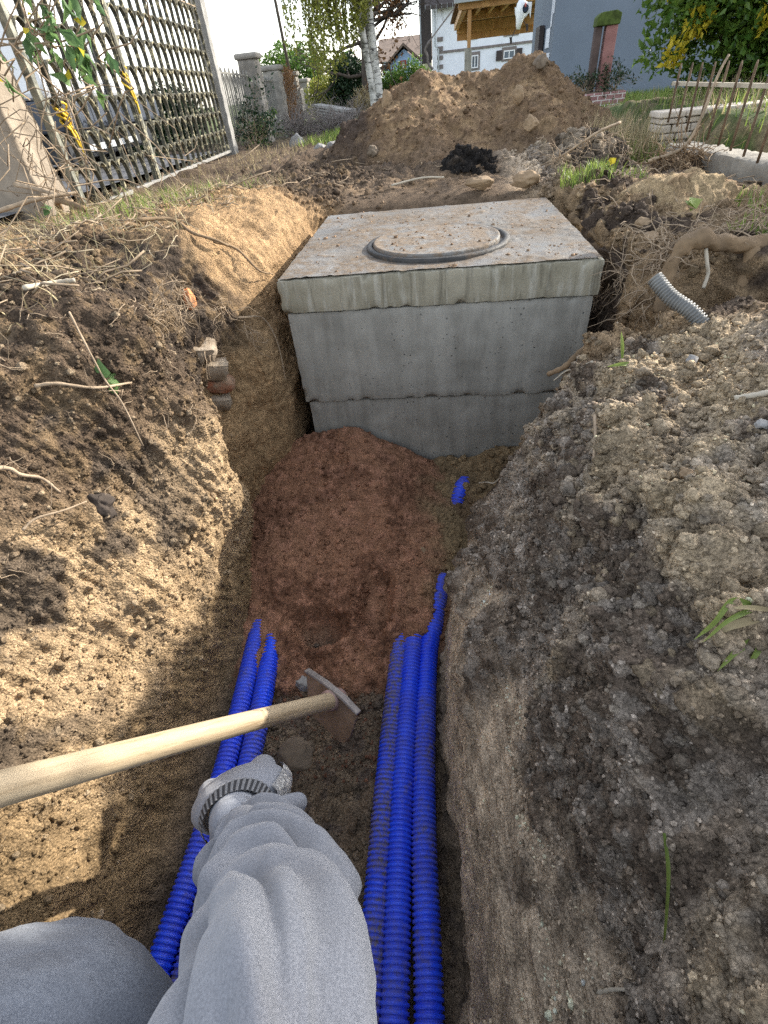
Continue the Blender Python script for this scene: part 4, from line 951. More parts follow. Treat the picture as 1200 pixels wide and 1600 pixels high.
vbox('bumper', (-.1, -.58, .31), (.57, 1.22, .45), M['bluegrey'], .02); vbox('lower_valance', (-.1, -.5, .17), (.50, 1.15, .307), M['blackpl'], .015)
vbox('light_bar', (.502, -.30, .20), (.515, .65, .235), M['lpanel'], .003); vbox('door_seam', (.522, .30, .42), (.535, .312, 1.0), M['blackpl'], .001)
vbox('chassis', (-1.5, -.45, .14), (-.12, 1.05, .35), M['blackpl'], .02)
for y0 in (-.46, 1.02):
    for x0 in (.12, -1.2):
        w = [vp(x0, y0 - .07, .15), vp(x0, y0 + .07, .15)]
        for nm, rad, mt, p0, p1 in (('wheel', .17, M['rubber'], w[0], w[1]),):
            q = MB(); q.tube([p0, p1], [rad, rad], 28); wo = q.build(nm, mt, van, bevel=.015)
            q = MB(); q.tube([vp(x0, y0 - .075, .15), vp(x0, y0 + .075, .15)], [.085, .085], 24); q.build('rim', M['rimm'], wo, bevel=.006)
drv = MB(); drv.add([(-1.50, 1.2, .125), (-1.72, 4.75, .075), (-4.6, 5.2, .085), (-4.6, 1.0, .125)], [(0, 1, 2, 3)])
tag(drv.build('driveway', simple('grey_asphalt', (.12, .12, .125), .95, .25, 40, .4, 160)), 'grey driveway behind the gate', kind='structure')

# ------------------------------------------------------------------ utility pole
pl = MB(); pl.tube([(-4.40, 20, -.1), (-4.72, 20.1, 5.2)], [.05, .04], 12); o = pl.build('utility_pole', M['bark'], None, True); tag(o, 'thin dark leaning utility pole against the bright sky', 'utility pole')

# ------------------------------------------------------------------ trees
def birch_mat():
    t = NT('birch_bark'); v = t.coord('Object', (5, 5, 22)); f = t.ramp(t.noise(1.6, 5, .7, v), [(.52, 0.), (.60, 1.)]); b = t.ramp(t.noise(5, 4), [(.52, 0.), (.68, 1.)])
    t.base(t.mix(t.mix((.56, .54, .49), (.06, .055, .05), f), (.12, .115, .095), b)).rough(.8); return t.m
M['birch'] = birch_mat()
bt = empty('birch_tree', (-.86, 9.0, -.1), 'twin-trunked white birch with hanging yellow-green twigs', 'tree')
for pts, r0, r1 in (([(-.86, 9.0, -.15), (-.875, 9.0, .3), (-.93, 8.98, .8), (-.985, 8.95, 1.4), (-1.05, 8.9, 2.3)], .052, .030), ([(-.80, 9.05, -.15), (-.80, 9.05, .35), (-.83, 9.05, .75), (-.845, 9.05, 1.3), (-.80, 9.1, 2.4)], .072, .045)):
    q = MB(); q.tube([tuple(p) for p in crom(pts, 40)], list(np.linspace(r0, r1, 40)), 14); q.build('trunk', M['birch'], bt, True)
R_ = np.random.default_rng(8); q = MB(); LP, LD = [], []
for k in range(12): branchy(q, (-.95 + R_.normal(0, .03), 8.95, R_.uniform(1.3, 2.2)), (R_.normal(-.4, .7), R_.normal(0, .4), .5), .8, .014, 1, R_, .5, -.05)
for k in range(230):
    x = -1.95 + 1.35 * R_.beta(2.0, 1.5); y = 8.7 + R_.normal(0, .25); z = R_.uniform(1.3, 2.2); zb = max(.45 + 1.1 * abs(x + 1.45) ** 1.2, z - R_.uniform(.4, 1.5)); m = 14
    zs = np.linspace(z, zb, m); sx = np.cumsum(R_.normal(0, .008, m)); p = np.stack([x + sx, np.full(m, y), zs], 1); q.tube([tuple(a) for a in p], .0022, 3)
    k2 = int((z - zb) * 60); t = R_.random(k2); LP.append(np.stack([np.interp(t, np.linspace(0, 1, m), p[:, 0]), np.full(k2, y), z + (zb - z) * t], 1) + R_.normal(0, .012, (k2, 3)))
q.build('branches', M['bark'], bt, True); LP = np.concatenate(LP); leaves('foliage', LP, rdir(len(LP), 9, (0, 0, -1.0)), .042, M['lf_willow'], bt, .55, 10)
dt_ = empty('bare_tree', (-1.12, 11.2, -.1), 'dark gnarled tree with bare branches and brown leaves behind the birch', 'tree'); q = MB(); tips = []; R_ = np.random.default_rng(12)
q.tube([tuple(p) for p in crom([(-1.12, 11.2, -.15), (-1.15, 11.2, .4), (-1.12, 11.15, .9), (-1.2, 11.2, 1.5), (-1.15, 11.2, 2.3)], 30)], list(np.linspace(.13, .07, 30)), 12); q.build('trunk', M['bark'], dt_, True)
q = MB()
for k in range(26): z0 = R_.uniform(.5, 2.2); branchy(q, (-1.15, 11.2, z0), (R_.choice([-1, 1]) * R_.uniform(.5, 1.2), R_.normal(0, .5), R_.normal(.25, .35)), R_.uniform(.55, 1.0), .030, 3, R_, .55, .0, tips, 3, .2, .0022)
q.build('branches', M['bark'], dt_, True); T = np.array([t[0] for t in tips]); sel = T[np.abs(T[:, 0] + 1.1) < .55]; ids = R_.integers(0, len(sel), 3600); leaves('foliage', sel[ids] + R_.normal(0, .05, (3600, 3)), rdir(3600, 13, (0, 0, -.5)), .06, M['lf_brown'], dt_, .6, 14)
def bush(name, c, R3, label, cat, lm, n, ls, seed, ncl=40, r0=.12, group=None, trunk=True, tone2=None, width=.5, extra=()):
    g = empty(name, (c[0], c[1], c[2] - R3[2]), label, cat, group); cl = clumps(c, R3, ncl, r0, seed) + list(extra); P, D = cloud(n, cl, seed + 1); 
    leaves('foliage', P, D * .7 + rdir(n, seed + 2, (0, 0, .2)), ls, lm, g, width, seed + 3)
    q = MB(); R_ = np.random.default_rng(seed + 4)
    for k in range(9): t = cl[k][0]; q.tube([tuple(p) for p in wiggle((c[0] + R_.normal(0, .03), c[1], c[2] - R3[2] * 1.15), t, 8, .12, seed + k)], [.014 * R3[2] * 2 * (1 - .1 * i) for i in range(8)], 6)
    q.build('branches', M['bark'], g, True); return g
bush('evergreen_shrub', (-1.45, 11.6, .34), (.42, .35, .52), 'dark blue-green evergreen shrub under the hanging birch twigs', 'shrub', M['lf_dark'], 9000, .06, 41, 60, .14)
bush('yellow_shrub', (-2.05, 11.8, .28), (.30, .3, .32), 'sunlit yellow-green shrub left of the dark evergreen', 'shrub', M['lf_willow'], 3000, .055, 42, 30, .13)
bush('straw_bush', (-1.05, 9.6, .05), (.26, .25, .22), 'pale dry weeds clump in front of the evergreen shrub', 'weeds', M['straw'], 2500, .07, 43, 24, .1, None, True, None, .15)
bush('hedge', (-.55, 12.2, .30), (.62, .35, .28), 'bright green clipped hedge in front of the blue house', 'hedge', M['lf_green'], 7000, .05, 44, 60, .14)
for (x, y, z, s, sd2, lab) in ((-5.3, 26, 1.0, 1.1, 46, 'hazy far tree to the right of the utility pole'), (-7.2, 30, .9, 1.2, 47, 'hazy far tree behind the fence pillars'), (-3.6, 27, .6, .8, 48, 'low far tree left of the birch')):
    bush('far_tree', (x, y, z), (s, s * .8, s * 1.0), lab, 'tree', M['lf_green'], 2200, .16, sd2, 34, .35, 'far trees behind the fence')
# bush with yellow shoots on the right
bush('laurel_bush', (1.84, 4.05, .64), (.56, .45, .50), 'glossy green bush with bright yellow shoots above the old iron fence', 'bush', M['lf_green'], 26000, .046, 51, 130, .15)
lb = bpy.data.objects['laurel_bush']; cl = clumps((1.80, 3.95, .66), (.52, .4, .42), 22, .05, 57, .9); P, D = cloud(1100, [c for c in cl] + [((1.335, 3.9, .34), .05), ((1.33, 3.9, .37), .04), ((1.40, 3.85, .70), .05), ((1.6, 3.7, .8), .06)], 58); leaves('yellow_shoots', P, D + rdir(1100, 59, (0, 0, .3)), .044, M['lf_yellow'], lb, .5, 60)
# unseen trees and bush, added right of the frame to shade the near trench
bush('added_shade_tree', (2.65, 1.94, 1.70), (.44, .42, .50), 'unseen leafy tree added right of the fence to shade the arm and knee', 'tree', M['lf_green'], 15000, .06, 61, 120, .14, extra=[((2.44, 2.20, 1.34), .09), ((2.46, 2.18, 1.42), .10), ((2.43, 2.22, 1.28), .08), ((2.45, 2.21, 1.50), .1)])  # extra clumps put in to keep sun off the knee
bush('added_shade_tree', (3.08, 2.02, 1.93), (.42, .42, .48), 'second unseen leafy tree added to shade the near end of the trench', 'tree', M['lf_green'], 8000, .06, 62, 60, .15)
bush('added_shade_bush', (1.56, 2.02, .36), (.25, .22, .40), 'unseen low dense bush added to shade the lower left wall', 'bush', M['lf_green'], 8000, .045, 63, 60, .10)  # unseen bush added so its shadow covers the lower left trench wall
bush('hedge', (-2.9, 6.0, .22), (.75, .5, .32), 'dark clipped hedge seen through the far leaf of the gate', 'hedge', M['lf_dark'], 6000, .05, 64, 50, .14)
# ------------------------------------------------------------------ houses and the carport beyond the mound
M['render'] = simple('white_render', (.66, .68, .72), .9, .06, 3, .2, 40); M['trim'] = simple('sandstone_trim', (.17, .145, .135), .9, .25, 6)
M['shut'] = simple('dark_shutter', (.045, .035, .033), .7, .2, 8); M['glass'] = simple('window_glass', (.10, .12, .14), .12, .3, 2, 0, 10, .6); M['wframe'] = simple('window_frame', (.72, .72, .72), .5, .05, 4)
M['tile'] = simple('dark_roof_tile', (.055, .045, .042), .85, .35, 14, .5, 30); M['gutter'] = simple('zinc', (.34, .36, .36), .45, .15, 5)
wh = empty('white_house', (2.3, 30, -.3), 'white rendered house with dark shutters and stone trim beyond the mound', 'house')
def bx(name, a, b, mat, par, bev=0): q = MB(); q.box(a, b); return q.build(name, mat, par, bevel=bev)
bx('wall', (.12, 30, -.3), (6.0, 36, 3.6), M['render'], wh); bx('side_wall', (-.12, 30.6, -.3), (.118, 36, 3.3), M['wframe'], wh)
q = MB(); q.add([(-.4, 29.6, 2.62), (1.05, 29.6, 2.62), (1.05, 29.6, 2.74), (-.4, 29.6, 2.74), (-.4, 33, 4.6), (1.05, 33, 4.6)], [(0, 1, 2, 3), (3, 2, 5, 4), (0, 3, 4), (1, 5, 2), (0, 4, 5, 1)]); rf = q.build('roof', M['tile'], wh)
q = MB()
for k in range(7): q = MB(); q.bar((-.38 + k * .23, 29.58, 2.58), (-.38 + k * .23, 29.58, 2.76), .012); q.build('snow_hook', M['gutter'], rf)
pass
bx('timber_band', (.122, 29.95, 1.235), (6.0, 29.998, 1.315), M['trim'], wh)
for k in range(11):
    if k % 2: bx('quoin', (.10, 29.96, .28 + k * .15), (.36, 29.997, .42 + k * .15), M['trim'], wh)
def window(x0, x1, z0, z1, par, y=30, sh=None, tr=.07):
    f = bx('window', (x0 - tr, y - .03, z0 - tr), (x1 + tr, y - .002, z1 + tr * 1.6), M['trim'], par); bx('pane', (x0, y - .045, z0), (x1, y - .032, z1), M['glass'], f)
    q = MB(); w = .035
    q.box((x0, y - .06, z0), (x1, y - .047, z0 + w)); q.box((x0, y - .06, z1 - w), (x1, y - .047, z1)); q.box((x0, y - .06, z0 + w), (x0 + w, y - .047, z1 - w)); q.box((x1 - w, y - .06, z0 + w), (x1, y - .047, z1 - w)); q.box(((x0 + x1) / 2 - w / 2, y - .06, z0 + w), ((x0 + x1) / 2 + w / 2, y - .047, z1 - w)); q.build('sash', M['wframe'], f)
    if sh:
        for e in (x0 - tr - sh, x1 + tr): bx('shutter', (e + .01, y - .07, z0 - .03), (e + sh - .01, y - .035, z1 + .03), M['shut'], f)
window(3.02, 3.50, .80, 1.08, wh, sh=.26); window(1.62, 1.92, .62, 1.05, wh); window(1.42, 1.80, 1.63, 1.84, wh); window(3.05, 3.55, 1.60, 1.80, wh)
q = MB(); q.bar((.95, 29.4, 2.66), (-.22, 29.4, 1.66), .07, .05); q.build('barge_board', M['trim'], wh)
q = MB(); q.tube([(.02, 29.9, 2.6), (.02, 29.9, 1.5), (.16, 29.9, 1.38), (.16, 29.9, -.2)], .035, 8); q.build('downpipe', M['gutter'], wh, True)
q = MB(); q.tube([tuple(p) for p in crom([(-.22, 29.5, 1.66), (-.42, 29.6, 1.42), (-.32, 29.7, 1.2), (-.3, 29.8, .95), (-.1, 29.9, .75)], 16)], .05, 8); q.build('porch_bracket', M['trim'], wh, True)
bn = empty('barn', (-.5, 31, -.3), 'narrow dark timber barn wall left of the white house', 'barn'); bx('wall', (-.68, 31, -.3), (-.16, 35, 3.5), M['tile'], bn); bx('base', (-.70, 30.9, -.3), (-.14, 30.99, .98), simple('straw_render', (.42, .40, .25), .9, .2, 4), bn)
q = MB(); q.tube([(-.62, 30.85, -.2), (-.62, 30.85, 3.2)], .022, 8); q.build('downpipe', M['gutter'], bn, True)
bh = empty('blue_house', (-1.45, 33, -.3), 'small pale blue gabled house with red window behind the hedge', 'house')
q = MB(); q.prism([(-2.35, 33, -.3), (-.72, 33, -.3), (-.72, 33, 1.06), (-1.52, 33, 1.66), (-2.35, 33, 1.06)], (0, 5, 0)); q.build('wall', simple('blue_render', (.34, .48, .68), .9, .06, 3), bh)
w_ = bx('window', (-1.72, 32.95, .92), (-1.42, 32.995, 1.24), simple('red_shutter', (.32, .07, .035), .7, .15, 6), bh); bx('pane', (-1.64, 32.93, .97), (-1.50, 32.948, 1.2), M['glass'], w_)
brownroof = simple('brown_roof', (.17, .125, .095), .9, .3, 5, .5, 12)
q = MB(); q.prism([(-2.60, 32.7, .94), (-1.52, 32.7, 1.76), (-.48, 32.7, .97), (-.48, 32.7, 1.07), (-1.52, 32.7, 1.87), (-2.60, 32.7, 1.04)], (0, 5.6, 0)); q.build('roof', brownroof, bh)
lb_ = empty('long_roofed_house', (-1.5, 40, -.3), 'long brown-roofed house behind the small blue gable', 'house'); bx('wall', (-3.2, 40, -.3), (-.3, 46, 1.5), M['render'], lb_)
q = MB(); q.add([(-3.5, 39.6, 1.45), (-.1, 39.6, 1.45), (-.1, 43, 2.62), (-3.5, 43, 2.62), (-3.5, 46.4, 1.45), (-.1, 46.4, 1.45)], [(0, 1, 2, 3), (3, 2, 5, 4), (0, 3, 4), (1, 5, 2)]); q.build('roof', brownroof, lb_)
# carport
M['larch'] = wood_material('larch', (.34, .17, .06), (.50, .28, .11), (6, 6, 1)); M['ceil'] = simple('dark_boards', (.10, .05, .028), .9, .2, 3)
cp = empty('carport', (1.5, 18, -.3), 'open timber carport of orange larch beams beside the grey house', 'carport')
bx('ceiling', (.50, 15.8, 1.66), (3.2, 22.2, 1.70), M['ceil'], cp); bx('front_beam', (.54, 15.85, 1.50), (3.2, 15.99, 1.655), M['larch'], cp); bx('gutter', (.44, 15.68, 1.60), (3.2, 15.80, 1.72), M['gutter'], cp); bx('back_beam', (.70, 22.0, 1.42), (3.4, 22.15, 1.655), M['larch'], cp)
bx('side_beam', (.62, 16.0, 1.49), (.74, 22.0, 1.655), M['larch'], cp); bx('cross_beam', (.745, 18.6, 1.48), (3.2, 18.75, 1.655), M['larch'], cp)
for k in range(6): bx('rafter', (1.05 + k * .33, 15.995, 1.56), (1.12 + k * .33, 18.59, 1.655), M['larch'], cp)
bx('post', (.755, 15.9, .86), (.835, 15.98, 1.498), M['larch'], cp); bx('post_base', (.70, 15.85, -.3), (.86, 16.02, .857), M['conc'], cp); bx('back_board', (.72, 22.2, 1.25), (3.2, 22.23, 1.655), M['larch'], cp)
# white figure hanging from the eave
hg = empty('hanging_ornament', (1.9, 15.45, 1.5), 'white flared ornament with dark oval belly and thin legs hanging under the carport eave', 'ornament')
q = MB(); q.tube([(1.93, 15.45, 1.49), (1.90, 15.45, 1.42), (1.885, 15.45, 1.30), (1.86, 15.45, 1.18), (1.84, 15.45, 1.05)], [.10, .125, .12, .075, .045], 10); b_ = q.build('body', M['white'], hg, True)
for pts in ([(1.82, 15.42, 1.40), (1.74, 15.42, 1.40), (1.76, 15.42, 1.28), (1.82, 15.42, 1.20)], [(2.0, 15.42, 1.46), (2.10, 15.42, 1.45), (2.09, 15.42, 1.20), (2.06, 15.42, 1.30), (1.98, 15.42, 1.22)]): q = MB(); q.prism(pts, (0, .03, 0)); q.build('wing', M['white'], hg)
q = MB(); q.tube([(1.955, 15.32, 1.36), (1.955, 15.35, 1.36)], [.055, .075], 20); o = q.build('belly', simple('navy_cloth', (.02, .028, .045), .8), hg); o.scale = (1, 1, 1)
q = MB(); q.tube([(1.95, 15.30, 1.44), (1.945, 15.29, 1.40), (1.955, 15.28, 1.375)], [.015, .018, .012], 8); q.build('beak', simple('faded_red', (.38, .10, .08), .7), hg, True)
for (a, b) in (((1.80, 15.42, 1.08), (1.695, 15.42, .89)), ((1.95, 15.42, 1.17), (2.03, 15.42, 1.07))):
    q = MB(); q.tube([a, b], .008, 6); lg = q.build('leg', M['shut'], hg, True); q = MB(); q.prism([(b[0] - .03, b[1], b[2] + .05), (b[0] + .025, b[1], b[2] + .045), (b[0] + .035, b[1], b[2] - .06), (b[0] - .005, b[1], b[2] - .07)], (0, .03, 0)); q.build('foot', M['shut'], lg)
# grey house on the right
gw = simple('grey_render', (.150, .178, .215), .92, .07, 2.2, .25, 60)
gh = empty('grey_house', (4.0, 10, -.5), 'large blue-grey rendered house wall right of the carport', 'house')
q = MB(); q.add([(1.70, 10, -.6), (9, 9.6, -.6), (9, 9.6, 4), (1.70, 10, 4), (1.90, 13.5, -.6), (1.90, 13.5, 4), (9, 14, -.6), (9, 14, 4)], [(0, 1, 2, 3), (4, 0, 3, 5), (1, 6, 7, 2), (6, 4, 5, 7), (3, 2, 7, 5)]); q.build('wall', gw, gh)
w_ = MB(); w_.add([(1.752, 11.2, .55), (1.775, 11.75, .55), (1.775, 11.75, .87), (1.752, 11.2, .87), (1.68, 11.2, .55), (1.70, 11.75, .55), (1.70, 11.75, .87), (1.68, 11.2, .87)], [(4, 5, 6, 7), (0, 3, 2, 1), (0, 1, 5, 4), (3, 7, 6, 2), (0, 4, 7, 3), (1, 2, 6, 5)]); w_.build('window', M['shut'], gh)
w_ = MB(); w_.box((1.62, 11.15, .52), (1.76, 11.8, .548)); w_.build('sill', M['wframe'], gh)
for (y0, y1, z0, z1) in ((10.12, 10.22, .93, 1.5), (10.3, 10.42, .80, 1.5), (10.2, 11.1, .35, .52), (10.4, 10.9, .58, .80), (11.85, 13.4, .30, .50)):  # sunlight patches on the left wall, painted in as thin white panels
    xa = 1.70 + .2 * (y0 - 10) / 3.5; xb = 1.70 + .2 * (y1 - 10) / 3.5; q = MB(); q.add([(xa - .004, y0, z0), (xb - .004, y1, z0), (xb - .004, y1, z1), (xa - .004, y0, z1), (xa - .012, y0, z0), (xb - .012, y1, z0), (xb - .012, y1, z1), (xa - .012, y0, z1)], [(4, 7, 6, 5), (0, 1, 2, 3), (0, 4, 5, 1), (2, 6, 7, 3), (0, 3, 7, 4), (1, 5, 6, 2)]); q.build('painted_sun_patch', M['render'], gh)
# planter and sandstone pillar
def pink():
    t = NT('pink_sandstone'); f = t.noise(5, 6, .6); c = t.ramp(f, [(.3, (.19, .085, .075)), (.7, (.33, .17, .15))]); t.base(c).rough(.92); t.bump(t.noise(50, 6), .5, .006); return t.m
def planterm():
    t = NT('red_blocks'); br = t.n('TexBrick'); br.inputs['Scale'].default_value = 6; br.inputs['Mortar Size'].default_value = .025; br.inputs['Color1'].default_value = (.24, .12, .115, 1); br.inputs['Color2'].default_value = (.30, .16, .15, 1); br.inputs['Mortar'].default_value = (.55, .5, .46, 1)
    m = t.n('Mapping'); m.inputs['Rotation'].default_value = (math.radians(90), 0, 0); t.l(t.coord(), m.inputs['Vector']); t.l(m.outputs[0], br.inputs['Vector']); t.base(br.outputs['Color']).rough(.9); return t.m
M['pink'] = pink(); M['moss'] = simple('moss', (.06, .085, .018), .95, .5, 20, .8, 60)
pn = empty('planter', (1.74, 7.1, -.15), 'red block planter trough at the foot of the grey wall', 'planter'); bx('trough', (1.50, 6.95, -.2), (1.99, 7.35, .105), planterm(), pn, .01); bx('soil_fill', (1.53, 6.98, .1055), (1.96, 7.32, .112), M['claystone'], pn)
sp_ = empty('sandstone_pillar', (1.72, 7.15, .11), 'weathered pink sandstone pillar with mossy cap standing in the planter', 'pillar')
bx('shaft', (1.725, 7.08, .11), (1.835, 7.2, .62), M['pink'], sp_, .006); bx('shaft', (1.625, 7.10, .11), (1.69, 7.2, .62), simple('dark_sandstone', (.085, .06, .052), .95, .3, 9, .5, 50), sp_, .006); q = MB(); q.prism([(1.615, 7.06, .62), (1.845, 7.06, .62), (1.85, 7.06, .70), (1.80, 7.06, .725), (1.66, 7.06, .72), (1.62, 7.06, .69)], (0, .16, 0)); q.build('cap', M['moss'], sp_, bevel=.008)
pp = plant('planter_plants', (1.60, 7.05, .11), .26, 'dark heather-like plants in the red block planter left of the pillar', 'plants', M['lf_dark'], 500, .03, 71, .9, 12); plant('planter_plants', (1.90, 7.05, .11), .26, 'dark trailing plants in the red block planter right of the pillar', 'plants', M['lf_dark'], 450, .03, 72, .9, 12)
# leaning iron railing, kerb and dry stone wall
M['deadstraw'] = simple('dead_stalk', (.30, .25, .17), .85, .3, 30); M['rust'] = simple('rusty_iron', (.13, .085, .055), .85, .45, 40, .3, 90, .3, (.17, .115, .07)); M['palewood'] = simple('pale_rail', (.40, .35, .27), .8, .15, 10)
fa, fb = np.array((.965, 2.70, .0)), np.array((1.045, 1.95, .0))
ir = empty('iron_railing', (1.0, 2.3, .1), 'old leaning iron railing of rusty bars with pale cross rail above the kerb', 'railing')
for k in range(10):
    t = k / 9; p = fa + (fb - fa) * t; zb = .135 - .085 * t; q = MB(); l_ = .012 * math.sin(k * 2.1)
    q.tube([tuple(p + (0, 0, zb)), tuple(p + (l_ * .5, l_, zb + .1)), tuple(p + (l_, l_ * 2, .305 - .01 * t)), tuple(p + (l_, l_ * 2, .32 - .01 * t))], [.0042, .0042, .0042, .002], 6)
    q.build('bar', M['rust'], ir, True)
q = MB(); q.bar(tuple(fa + (.006, .06, .258)), tuple(fb + (.006, 0, .247)), .010, .012); q.build('cross_rail', M['palewood'], ir)
kb = empty('concrete_kerb', (1.08, 2.2, .0), 'sunlit white old concrete kerb under the iron railing', 'kerb')
slab('kerb_block', -.06, .06, -.52, .52, -.12, .06, simple('pale_concrete', (.25, .225, .185), .9, .2, 12, .6, 60), kb, 31, .006, .01, .014).parent = None
kb_o = [o for o in bpy.data.objects if o.name.startswith('kerb_block')][0]; kb_o.location = (1.10, 2.22, .0); kb_o.rotation_euler = (0, 0, math.radians(6)); kb_o.parent = kb; kb_o.matrix_parent_inverse = Matrix.Translation(kb.location).inverted()
sw = empty('dry_stone_wall', (1.12, 2.95, .08), 'sunlit pale dry stone wall end behind the iron railing', 'wall')
swm = simple('pale_field_stone', (.50, .43, .35), .92, .25, 9, .6, 60); R_ = np.random.default_rng(77); zc = -.06
for row in range(8):
    hgt = R_.uniform(.022, .034); x = 1.0 + R_.uniform(-.01, .015)
    while x < 1.62:
        w = R_.uniform(.05, .11); q = MB(); j = R_.normal(0, .006, 4)
        q.prism([(x, 2.90 + j[0], zc), (x + w - .004, 2.90 + j[1], zc), (x + w - .006, 2.90 + j[1], zc + hgt - .003), (x + .003, 2.90 + j[0], zc + hgt - .003)], (0, .16, 0)); q.build('stone', swm, sw, bevel=.005); x += w
    zc += hgt
def bank_h(x, y, P): return np.minimum(.17, np.minimum((x - 1.12) * 1.2 + .05, .5)) * sstep(2.45, 2.7, y) * sstep(6, 4, y) - .03 + .02 * fbm(P * 5, 3, 92)
def bank_c(P, N):
    n1 = fbm(P * 7, 4, 93); return mixc(np.tile(np.array((.07, .10, .03), np.float32), (len(P), 1)), (.20, .16, .09), sstep(0, .3, n1)), .02 * n1
heap('garden_bank', 1.10, 3.4, 2.4, 6, bank_h, bank_c, .03, 'grassy raised garden behind the stone wall', None, 'structure')

# ------------------------------------------------------------------ loose stones
for (x, y, z, r, sd_i, mt, lab) in (
  (-.252, 3.33, .295, (.03, .026, .042), 21, 'tanstone', 'large upright pale boulder on the left shoulder of the mound'),
  (.405, 3.20, .265, (.028, .024, .034), 22, 'tanstone', 'pale stone set in the upper right face of the mound'),
  (.448, 2.985, .16, (.036, .030, .028), 23, 'tanstone', 'rounded grey-tan stone low on the right face of the mound'),
  (.535, 3.42, .375, (.036, .034, .032), 24, 'claystone', 'boulder crowning the highest point of the mound'),
  (-.31, 2.98, .115, (.03, .03, .028), 25, 'claystone', 'rounded earthy stone at the left foot of the mound'),
  (-1.10, 4.83, .06, (.06, .05, .06), 26, 'greystone', 'whitest upright rubble stone near the grass patch'),
  (-.82, 4.28, .055, (.05, .05, .035), 27, 'greystone', 'flat pale rubble stone at the front of the grass'),
  (-.67, 4.05, .055, (.07, .045, .045), 28, 'greystone', 'widest grey rubble lump right of the grass patch'),
  (.575, 1.62, .0, (.025, .022, .016), 29, 'tanstone', 'stone wedged beneath the clay heap right of the lid'),
  (.56, 1.50, -.01, (.02, .02, .015), 30, 'tanstone', 'smaller stone beside the lid corner under the clay heap'),
  (.404, .788, -.022, (.0085, .0085, .009), 31, 'greystone', 'tiny white pebble among the clods on the right bank'),
  (.257, .435, .018, (.008, .007, .006), 32, 'tanstone', 'tan pebble in the dark soil of the right bank'),
  (.354, .502, .034, (.007, .007, .005), 33, 'greystone', 'pale pebble near the right picture edge on the bank'),
  (.17, 2.25, .045, (.05, .03, .022), 34, 'tanstone', 'tan clod at the rear edge of the chamber lid'),
  (.33, 2.22, .045, (.055, .035, .03), 35, 'tanstone', 'bigger tan clod behind the lid beside the grass tuft')):
    stone('stone', (x, y, z), r, sd_i, M[mt], lab, amp=.4)

# ------------------------------------------------------------------ roots and sticks
def rootobj(name, pts, r0, r1, label, cat, mat='root', n=24, group=None, off=.004):
    P = crom(np.array(pts), n); q = MB(); q.tube([tuple(p) for p in P], list(np.linspace(r0, r1, n) * (1 + .12 * np.sin(np.arange(n) * 1.7))), 8); o = q.build(name, M[mat], None, True); return tag(o, label, cat, group)
M['thickroot'] = simple('earthy_root', (.19, .13, .075), .9, .35, 22, .7, 70)
def rough_(V, a):
    V = np.array(V, np.float32); return np.stack([fbm(V * 45 + 7 * k, 4, 500 + k) for k in range(3)], 1) * a
rt = empty('arched_root', (.56, 1.16, .0), 'thick arched tree root bridging the hollow right of the lid', 'root')
q = MB(); P = crom([(.475, 1.13, -.07), (.480, 1.14, .0), (.492, 1.15, .045), (.525, 1.16, .062), (.575, 1.17, .050), (.64, 1.18, .040), (.74, 1.22, .045), (.85, 1.3, .04)], 50); q.tube([tuple(p) for p in P], list(np.interp(np.linspace(0, 1, 50), [0, .3, .45, .7, 1], [.011, .014, .017, .014, .011]) * (1 + .1 * np.sin(np.arange(50) * .9))), 22); q.V = [tuple(v) for v in np.array(q.V) + rough_(q.V, .006)]; q.build('main_root', M['thickroot'], rt, True)
q = MB(); q.tube([tuple(p) for p in crom([(.645, 1.18, .042), (.650, 1.17, .01), (.648, 1.16, -.06), (.66, 1.15, -.15)], 20)], list(np.linspace(.014, .017, 20)), 12); q.build('side_root', M['thickroot'], rt, True)
q = MB(); q.tube([tuple(p) for p in crom([(.545, 1.155, .045), (.550, 1.14, .02), (.558, 1.14, .0), (.553, 1.13, -.025)], 20)], .0036, 8); q.build('rootlet', M['palewood'], rt, True)
